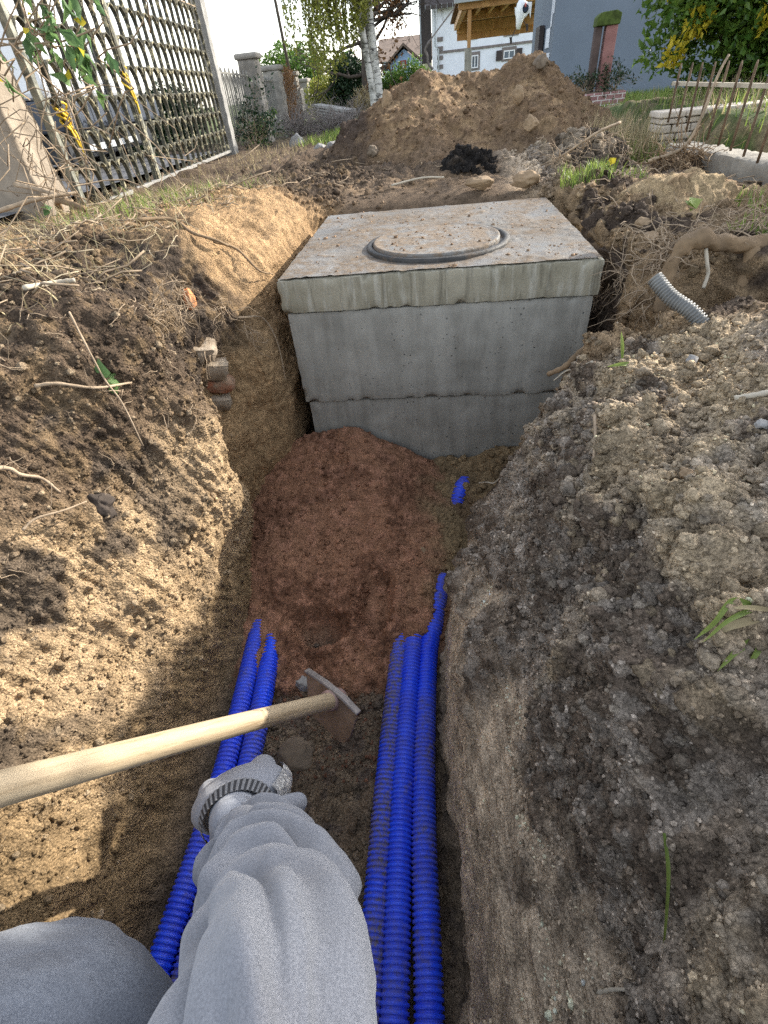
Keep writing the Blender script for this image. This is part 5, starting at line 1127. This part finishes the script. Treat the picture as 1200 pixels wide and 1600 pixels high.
RL = [
 ('root', [(.235, 1.02, -.150), (.262, 1.0, -.125), (.285, .995, -.095), (.318, 1.0, -.07)], .005, .0075, 'brown root end poking out of the right bank over the chamber wall', 'root', 'thickroot'),
 ('root', [(.245, 1.0, -.155), (.262, .985, -.128), (.272, .94, -.10), (.285, .90, -.07)], .0016, .0026, 'thin white rootlet just below the brown root end of the right bank', 'root', 'palewood'),
 ('root', [(.100, 1.03, -.452), (.118, 1.01, -.435), (.135, 1.0, -.43), (.150, .985, -.40)], .0012, .0022, 'white rootlet sticking out low in front of the chamber wall', 'root', 'palewood'),
 ('stick', [(-.676, .80, .152), (-.679, .87, .139), (-.645, .885, .137)], .0042, .004, 'pale broken stick on the crest of the left bank', 'stick', 'palewood'),
 ('root', [(-.628, .660, .045), (-.60, .672, .042), (-.565, .705, .016), (-.545, .770, -.008)], .0032, .002, 'pale wavy root lying across the upper left wall', 'root', 'root'),
 ('root', [(-.60, .775, .117), (-.572, .740, .07), (-.560, .728, .02), (-.54, .716, -.02), (-.52, .69, -.09)], .0018, .001, 'long thin pale root running down the left wall', 'root', 'root'),
 ('root', [(-.66, .50, -.01), (-.640, .540, -.025), (-.630, .549, -.045), (-.615, .562, -.062), (-.600, .562, -.09)], .0035, .002, 'curved pale root at the left picture edge of the wall', 'root', 'root'),
 ('root', [(-.612, .48, -.095), (-.60, .50, -.09), (-.578, .530, -.10), (-.568, .565, -.112)], .0022, .0012, 'short forked root above the black clod on the left wall', 'root', 'root'),
 ('root', [(-.72, 1.30, .16), (-.66, 1.36, .145), (-.60, 1.32, .120), (-.55, 1.33, .098), (-.535, 1.36, .078)], .0045, .003, 'brown root looping along the turf edge left of the lid', 'root', 'thickroot'),
 ('root', [(-.565, 1.35, .092), (-.525, 1.39, .062), (-.475, 1.375, .012), (-.462, 1.45, -.02)], .004, .0015, 'dark-tipped root on the clay slope beside the lid corner', 'root', 'thickroot'),
 ('root', [(-.505, 1.23, -.06), (-.478, 1.33, -.10), (-.448, 1.315, -.165), (-.438, 1.28, -.26)], .0022, .001, 'fine root in the dark soil beside the chamber wall', 'root', 'root'),
 ('root', [(.212, .615, -.014), (.205, .572, -.026), (.197, .535, -.040), (.193, .50, -.055)], .0022, .0012, 'thin root hanging straight down the right bank', 'root', 'root'),
 ('stick', [(.350, .56, .035), (.375, .555, .042), (.42, .56, .05)], .003, .004, 'dry stalk at the right picture edge above the bank', 'stick', 'palewood'),
 ('stick', [(.128, .057, -.262), (.137, .058, -.236), (.1465, .057, -.214)], .0022, .0012, 'small white splinter low on the dark right slope', 'splinter', 'palewood'),
 ('root', [(.48, 2.42, .08), (.56, 2.38, .13), (.62, 2.40, .155), (.70, 2.45, .17)], .0035, .005, 'pale curved root on top of the low spoil heap', 'root', 'root'),
 ('stick', [(-.18, 2.33, .05), (-.06, 2.36, .062), (.03, 2.34, .06)], .004, .003, 'pale stick lying on the mud behind the lid', 'stick', 'palewood'),
 ('stick', [(.80, 2.35, .05), (.92, 2.33, .10), (1.0, 2.42, .28), (1.03, 2.45, .33)], .006, .004, 'dead branch leaning from the root stump against the railing', 'branch', 'root'),
 ('stick', [(-1.40, 2.02, .11), (-1.28, 1.86, .155), (-1.16, 1.80, .13)], .013, .009, 'stoutest cut branch lying by the gate pillar foot', 'branch', 'thickroot'),
 ('stick', [(-1.50, 1.98, .20), (-1.34, 1.88, .185), (-1.22, 1.84, .15)], .008, .006, 'pale cut branch above the stout one by the gate pillar', 'branch', 'root'),
 ('stick', [(-1.46, 1.74, .145), (-1.30, 1.78, .17), (-1.20, 1.86, .17)], .007, .005, 'thin pale forked branch at the left edge near the pillar', 'branch', 'root')]
for r_ in RL: rootobj(r_[0], r_[1], r_[2], r_[3], r_[4], r_[5], r_[6])
def hairs(name, anchors, n, L, r, seed, label, mat='root', grav=-.5, spread=.8, group=None):
    R_ = np.random.default_rng(seed); q = MB(); A = np.array(anchors)
    for k in range(n):
        p = A[R_.integers(len(A))] + R_.normal(0, .012, 3); d = R_.normal(0, spread, 3) + np.array((0, 0, grav)); pts = [p]; d /= np.linalg.norm(d); l = L * R_.uniform(.4, 1.3)
        for i in range(7): d = d + R_.normal(0, .35, 3) + np.array((0, 0, grav * .15)); d /= np.linalg.norm(d); pts.append(pts[-1] + d * l / 7)
        q.tube([tuple(x) for x in pts], list(r * np.linspace(1, .4, 8)), 4)
    o = q.build(name, M[mat], None, True); return tag(o, label, None, group, 'stuff')
hairs('rootlets', [(.455, 1.50, -.14), (.465, 1.39, -.08), (.485, 1.29, -.02), (.48, 1.2, -.06), (.49, 1.22, .03), (.52, 1.3, .03), (.47, 1.3, -.05)], 150, .13, .0013, 81, 'fine rootlets hanging right of the lid')
hairs('rootlets', [(.56, 1.27, .05), (.62, 1.26, .055), (.68, 1.25, .055), (.75, 1.28, .05), (.82, 1.3, .05)], 170, .10, .0012, 82, 'rootlets under the turf ledge on the right', 'root', -.5)
hairs('rootlets', [(-.55, 1.05, .06), (-.57, 1.0, .05), (-.56, .95, .06), (-.58, 1.1, .0), (-.53, 1.2, -.03), (-.5, 1.25, -.1), (-.56, 1.1, -.1)], 150, .09, .0009, 83, 'fine rootlets in the dark soil of the left wall')
hairs('rootlets', [tuple(gpoint(y, u) + np.array((0, 0, .004))) for y in (.45, .55, .65, .75, .85) for u in (3.6, 4.0, 4.5, 5.0)], 120, .07, .0008, 84, 'thin rootlets over the left wall', 'root', -.2)
hairs('rootlets', [(.85, 2.36, .06), (.92, 2.34, .07), (.98, 2.36, .05), (.90, 2.3, .04)], 120, .14, .002, 85, 'root tangle of the torn stump', 'thickroot', -.2)
hairs('rootlets', [(.48, 2.42, .08), (.58, 2.42, .12), (.66, 2.44, .13), (.74, 2.46, .08), (.55, 2.36, .06)], 90, .10, .0013, 86, 'dry stalks on the low spoil heap', 'root', -.1)
# dry turf litter along the left crest
def ground_pts(n, x0, x1, y0, y1, seed):
    R_ = np.random.default_rng(seed); x = R_.uniform(x0, x1, n); y = R_.uniform(y0, y1, n); r = np.searchsorted(GY, y).clip(0, len(GY) - 1); out = np.empty((n, 3))
    for i in range(n):
        row = GP[r[i]]; m = (GU < 3.6) | (GU > 12.4) | (y[i] > 2.15); c = np.where(m)[0]; k = c[np.argmin(np.abs(row[c, 0] - x[i]))]; out[i] = (x[i], y[i], row[k, 2])
    return out
def litter(name, P, L, r, seed, label, mat):
    R_ = np.random.default_rng(seed); q = MB()
    for p in P:
        a = R_.uniform(0, 6.28); d = np.array((math.cos(a), math.sin(a), R_.normal(.05, .15))); l = L * R_.uniform(.3, 1.2); pts = [p + d * l * (t - .5) + np.array((0, 0, .006 + .01 * R_.random())) + R_.normal(0, l * .05, 3) for t in np.linspace(0, 1, 4)]
        q.tube([tuple(x) for x in pts], r * R_.uniform(.5, 1.3), 4)
    o = q.build(name, M[mat], None, True); return tag(o, label, kind='stuff')
litter('twig_litter', ground_pts(260, -1.5, -.62, .75, 2.3, 91), .14, .0017, 92, 'dry twigs littering the left bank', 'twig')
litter('twig_litter', ground_pts(180, -1.3, -.6, .8, 2.2, 93), .09, .0010, 94, 'bleached straw stalks on the left bank', 'deadstraw')
litter('twig_litter', ground_pts(130, -1.2, .9, 2.3, 4.0, 95), .12, .002, 96, 'sticks and stalks on the muddy ground behind the lid', 'root')
litter('twig_litter', ground_pts(120, .5, 1.1, 1.2, 2.4, 97), .10, .0014, 98, 'dead stalks on the right ledge', 'root')
def gr(name, P, H, seed, label, mat='grass', w=.0022, lean=.6): return tag(blades(name, P, H, M[mat], seed, w, lean), label, kind='stuff')
gr('dry_grass', ground_pts(1300, -1.4, -.62, .72, 2.5, 101), .07, 102, 'dead grass on the left bank', 'straw', .0013, 1.6)
gr('grass', ground_pts(420, -1.15, -.72, 1.5, 2.4, 103), .055, 104, 'short green grass by the gate', 'grass', .0018, .9)
gr('grass', np.concatenate([ground_pts(330, .44, .62, 2.10, 2.30, 105), ground_pts(70, .6, .75, 2.15, 2.3, 106)]), .042, 107, 'green grass tuft behind the chamber lid')
gr('grass', np.concatenate([ground_pts(260, .84, 1.05, 1.35, 1.8, 108), ground_pts(200, .66, .9, 1.24, 1.36, 109)]), .045, 110, 'green grass on the ledge above the hollow')
gr('grass', ground_pts(1300, -1.05, -.45, 4.5, 6.3, 111), .06, 112, 'green grass patch by the rubble stones', 'grass', .004, .5)
gr('grass', ground_pts(1500, -1.1, -.6, 7.0, 9.5, 113), .08, 114, 'sunlit grass beyond the brushwood', 'grass', .006, .5)
gr('dry_grass', ground_pts(1500, .74, 1.06, 2.75, 3.7, 115), .17, 116, 'tall dry grass between mound and stone wall', 'straw', .0024, .45)
gr('grass', ground_pts(900, .76, 1.06, 2.7, 3.6, 117), .10, 118, 'green grass under the dry stalks by the stone wall', 'grass', .0026, .5)
gr('grass', ground_pts(9000, 1.1, 3.4, 5.6, 9.8, 119), .10, 120, 'lawn in front of the grey house', 'grass', .007, .5)
bp = bpy.data.objects['garden_bank']; bv = np.array([v.co for v in bp.data.vertices]); bv = bv[(bv[:, 0] > 1.13) & (bv[:, 1] > 2.5) & (bv[:, 1] < 4)]; R_ = np.random.default_rng(121); bs = bv[R_.integers(0, len(bv), 3000)] + R_.normal(0, .015, (3000, 3)) * (1, 1, 0)
gr('grass', bs[:1700], .08, 122, 'green grass on the raised garden', 'grass', .0026, .7); gr('dry_grass', bs[1700:], .12, 123, 'straw on the raised garden', 'straw', .002, 1.0)
gr('dry_grass', ground_pts(400, -1.4, -.9, 3.0, 5.0, 124), .06, 125, 'thin dry grass along the gate foot', 'straw', .002, .7)
# plant rooted in the right bank near the picture edge, and single blades
gp_ = empty('grass_plant', (.265, .27, -.02), 'uprooted green grass plant on the dark clods at the right picture edge', 'grass plant')
def ribbon(name, pts, w, mat, par, n=20):
    P = crom(pts, n); T = np.gradient(P, axis=0); T /= np.linalg.norm(T, axis=1, keepdims=True); S = np.cross(T, np.array((.3, -.5, .8))); S /= np.linalg.norm(S, axis=1, keepdims=True)
    ww = w * np.interp(np.linspace(0, 1, n), [0, .3, .8, 1], [.7, 1, .6, .03])[:, None]; U_ = np.cross(S, T); V = np.stack([P - S * ww, P - U_ * ww * .5, P + S * ww], 1).reshape(-1, 3)
    return npmesh(name, V, gridfaces(n, 3), mat, par, smooth=True, attrs={'tone': np.tile(np.linspace(.2, .9, n)[:, None, None], (1, 3, 3)).reshape(-1, 3)})
for pts, w, mt in (([(.264, .281, -.006), (.240, .278, .004), (.222, .262, -.004), (.208, .255, -.018)], .0030, 'grass'), ([(.264, .279, -.004), (.232, .262, .0), (.212, .250, -.014)], .0022, 'grass'), ([(.262, .258, -.018), (.240, .247, -.018), (.224, .236, -.034)], .0032, 'grass'),
                   ([(.262, .256, -.016), (.250, .242, -.020), (.243, .236, -.036)], .0028, 'grass'), ([(.262, .27, -.008), (.236, .262, -.008), (.214, .256, -.024)], .0036, 'straw'), ([(.272, .275, -.003), (.25, .272, .004), (.238, .272, .003)], .0022, 'straw')):
    ribbon('blade', pts, w, M[mt], gp_)
o = ribbon('fallen_leaf', [(.173, .140, -.114), (.172, .118, -.126), (.169, .095, -.148), (.164, .068, -.175)], .0019, M['grass'], None); tag(o, 'single green and white grass blade lying on the dark right slope', 'grass blade')
for pts, lab in (([(.300, .80, -.02), (.296, .80, .0), (.292, .81, .022)], 'upright green blade on the crest of the right bank'), ([(.32, .79, -.03), (.30, .785, -.022), (.275, .79, -.028)], 'flat pale green blade on the crest of the right bank')):
    tag(ribbon('fallen_leaf', pts, .0045, M['grass'], None), lab, 'grass blade')
for i, (c, lab, mt) in enumerate((((-.566, .738, .014), 'small ivy leaf stuck to the left wall', 'lf_vine'), ((.62, 1.42, .065), 'bright green leaf on the rootlets right of the lid', 'grass'), ((.63, 2.25, .085), 'yellow leaf standing on the low spoil heap', 'lf_yellow'), ((-1.2, 1.68, .15), 'green leaf on the left bank near the pillar', 'lf_vine'))):
    d = rdir(4, 130 + i, (0, -.2, .4)); o = leaves('leaf', np.tile(np.array(c), (3, 1)), d[:3], .032, M[mt], None, .8, 131 + i); tag(o, lab, 'leaf')
# creeper with lobed leaves over the near gate leaf
cr = empty('climbing_creeper', (-1.30, 2.0, .1), 'green lobed-leaf creeper trailing over the near end of the iron gate', 'creeper'); q = MB(); R_ = np.random.default_rng(140); Cs, Ds = [], []
for k in range(14):
    a = np.array((-1.38 + R_.normal(0, .06), 2.05 + R_.normal(0, .1), R_.uniform(.10, .55))); b = np.array((R_.uniform(-1.18, -.92), R_.uniform(1.75, 2.2), R_.uniform(.42, .85))); P = wiggle(a, b, 14, .25, 150 + k); q.tube([tuple(p) for p in P], .0025, 5)
    for p in P[6:]:
        if p[2] > .42 and R_.random() < .42: Cs.append(p); Ds.append(R_.normal(0, .5, 3) + np.array((.1, -.2, -.9)))
for k in range(16): P = wiggle((-1.45 + R_.normal(0, .1), 1.95, .12 + R_.uniform(0, .3)), (-1.05 + R_.normal(0, .12), 1.9 + R_.normal(0, .25), .20 + R_.uniform(-.1, .2)), 12, .3, 180 + k); q.tube([tuple(p) for p in P], .0018, 4)
q.build('stems', M['twig'], cr, True); Cs = np.array(Cs); Ds = np.array(Ds); Ds /= np.linalg.norm(Ds, axis=1, keepdims=True)
C3 = np.concatenate([Cs, Cs + Ds * .010, Cs + Ds * .010]); e = rdir(len(Cs), 200) * .55; D3 = np.concatenate([Ds, Ds + e, Ds - e]); leaves('foliage', C3, D3, .056, M['lf_vine'], cr, .42, 201)
k = R_.integers(0, len(Cs), 14); leaves('yellow_leaves', Cs[k] + R_.normal(0, .05, (14, 3)), rdir(14, 202), .03, M['lf_yellow'], cr, .7, 203)

# ------------------------------------------------------------------ clods and crumbs of soil
ICO = None
def ico(sd_n):
    import bmesh
    b = bmesh.new(); bmesh.ops.create_icosphere(b, subdivisions=sd_n, radius=1.0); b.verts.ensure_lookup_table()
    V = np.array([v.co for v in b.verts]); F = np.array([[v.index for v in f.verts] for f in b.faces]); b.free(); return V, F
IV0, IF0 = ico(2); IV1, IF1 = ico(1)
def clods(name, P, R_, C, seed, label, IV=None, IF=None):
    IV = IV0 if IV is None else IV; IF = IF0 if IF is None else IF
    r = np.random.default_rng(seed); n = len(P); m = len(IV); 
    sh = np.stack([1 + .55 * fbm((IV * 1.7 + 13.7 * k).astype(np.float32), 3, 300 + k) for k in range(12)])
    V = IV[None] * sh[r.integers(0, 12, n)][..., None]; a = r.uniform(0, 6.28, n); ca, sa = np.cos(a)[:, None], np.sin(a)[:, None]; b = r.uniform(0, 6.28, n); cb, sb = np.cos(b)[:, None], np.sin(b)[:, None]
    X, Y, Z = V[..., 0], V[..., 1], V[..., 2]; X, Y = X * ca - Y * sa, X * sa + Y * ca; Y, Z = Y * cb - Z * sb, Y * sb + Z * cb; V = np.stack([X, Y, Z * .85], -1) * (R_[:, None, None] * r.uniform(.7, 1.3, (n, 1, 3))) + P[:, None]
    F = (IF[None] + (np.arange(n) * m)[:, None, None]).reshape(-1, 3); o = npmesh(name, V.reshape(-1, 3), F, M['soil'], attrs={'col': np.repeat(np.clip(C, .01, .8), m, 0)}); return tag(o, label, kind='stuff')
ga = bpy.data.objects['ground'].data.attributes['col']; gc = np.empty(len(ga.data) * 4, np.float32); ga.data.foreach_get('color', gc); gc = gc.reshape(GP.shape[0], GP.shape[1], 4)[..., :3]
def sample(n, y0, y1, u0, u1, seed):
    r = np.random.default_rng(seed); yi = np.where((GY >= y0) & (GY <= y1))[0]; ui = np.where((GU >= u0) & (GU <= u1))[0]; a = r.choice(yi, n); b = r.choice(ui, n); return GP[a, b].astype(float), gc[a, b], r
for nm, (n, y0, y1, u0, u1, rm_, tint, sd_i, lab) in {'a': (13000, .0, 1.08, 10.7, 13.2, .0021, (.30, .25, .19), 401, 'crumbs of dark topsoil on the right bank'), 'b': (4200, .2, 1.05, 11.4, 13.6, .0036, (.36, .28, .18), 402, 'tan clods on top of the right bank'), 'c': (4500, -.05, 1.1, 3.0, 6.6, .0026, (.38, .29, .19), 403, 'earth crumbs on the left wall'),
            'd': (2600, -.1, .75, 7.05, 8.95, .0030, (.22, .17, .12), 404, 'crumbs on the trench floor'), 'e': (3200, 2.15, 3.2, 2.0, 14.3, .0045, (.22, .17, .12), 405, 'clods strewn on the mud behind the lid'), 'f': (2500, .7, 2.3, 1.8, 3.2, .005, (.22, .16, .1), 406, 'clods on the left bank'), 'g': (2200, 1.2, 2.2, 12.2, 13.9, .004, (.34, .25, .15), 407, 'clods on the ground right of the lid')}.items():
    P, C, r = sample(n, y0, y1, u0, u1, sd_i); rr = rm_ * r.lognormal(0, .5, n); t = (r.random((n, 1)) < .3) * r.uniform(.2, .8, (n, 1)); C = C * (1 - t) + np.array(tint) * t
    clods('soil_clods', P, np.minimum(rr, rm_ * 3.2), C * r.uniform(.7, 1.25, (n, 1)), sd_i, lab)
r = np.random.default_rng(420); n = 1000; x = r.uniform(-.40, .385, n); y = r.uniform(1.305, 2.09, n); P = np.stack([x, y, np.full(n, .004)], 1); keep = (fbm((P * 9).astype(np.float32), 4, 95) > -.02) & (np.hypot(x - LC[0], y - LC[1]) > .205); P = P[keep]; C = np.array((.30, .20, .125)) * r.uniform(.7, 1.2, (len(P), 1)); clods('soil_clods', P, .0016 * r.lognormal(0, .6, len(P)).clip(0, 3.5), C, 421, 'reddish crumbs scattered on the chamber lid')
x = r.normal(0, .09, 500); y = r.normal(0, .09, 500); k = np.hypot(x, y) < .165; P = np.stack([x + LC[0], y + LC[1], np.full(500, LC[2] + .0165)], 1)[k][:60]; clods('soil_clods', P, .0018 * r.lognormal(0, .6, len(P)).clip(0, 3), np.array((.27, .17, .10)) * r.uniform(.8, 1.2, (60, 1))[:len(P)], 422, 'crumbs on the manhole cover')
for nm, n, rs, lab, sd_i, sel in (('earth_mound', 3600, .0042, 'clods and stones on the tall mound', 431, None), ('red_sand_pile', 4200, .0022, 'grains and lumps of red sand', 432, None), ('loose_clay', 1500, .0045, 'crumbs of yellow clay by the chamber foot', 433, None), ('root_spoil_heap', 1500, .009, 'clods on the low spoil heap', 434, None)):
    ob = bpy.data.objects[nm]; vv = np.array([v.co for v in ob.data.vertices]); ca_ = ob.data.attributes['col']; cc = np.empty(len(vv) * 4, np.float32); ca_.data.foreach_get('color', cc); cc = cc.reshape(-1, 4)[:, :3]; rr = np.random.default_rng(sd_i); i = rr.integers(0, len(vv), n)
    clods('soil_clods', vv[i], rs * rr.lognormal(0, .55, n).clip(0, 3.2), cc[i] * rr.uniform(.7, 1.3, (n, 1)), sd_i, lab)
stone('clod', (-.586, .605, -.158), (.020, .024, .027), 51, simple('black_clod', (.045, .035, .028), .95, .4, 60, .8, 120), 'blackish lump of soil stuck in the left wall', 'clod', None, 0, .5)
P, C, r = sample(1500, .36, .62, 7.1, 8.8, 441); clods('soil_clods', P, .0013 * r.lognormal(0, .6, 1500).clip(0, 3.2), np.array((.20, .10, .062)) * r.uniform(.7, 1.2, (1500, 1)), 442, 'red sand crumbs spilled over the trench floor')
for n, y0, y1, u0, u1, rm_, lo, hi, sd_i, lab in ((30000, -.02, 1.08, 10.3, 13.4, .0014, .45, 2.3, 451, 'fine soil grains on the right bank'), (12000, -.05, 1.1, 2.8, 6.7, .0014, .5, 1.5, 452, 'fine soil grains on the left wall'), (6000, -.05, .8, 7.05, 8.95, .0015, .5, 1.8, 453, 'fine soil grains on the trench floor'), (5000, .0, .9, 9.1, 10.3, .0011, .8, 1.4, 454, 'fine soil grains on the scraped right face')):
    P, C, r = sample(n, y0, y1, u0, u1, sd_i); clods('soil_grains', P + r.normal(0, .0012, (n, 3)), rm_ * r.lognormal(0, .45, n).clip(.3, 2.6), C * r.uniform(lo, hi, (n, 1)), sd_i, lab, IV1, IF1)
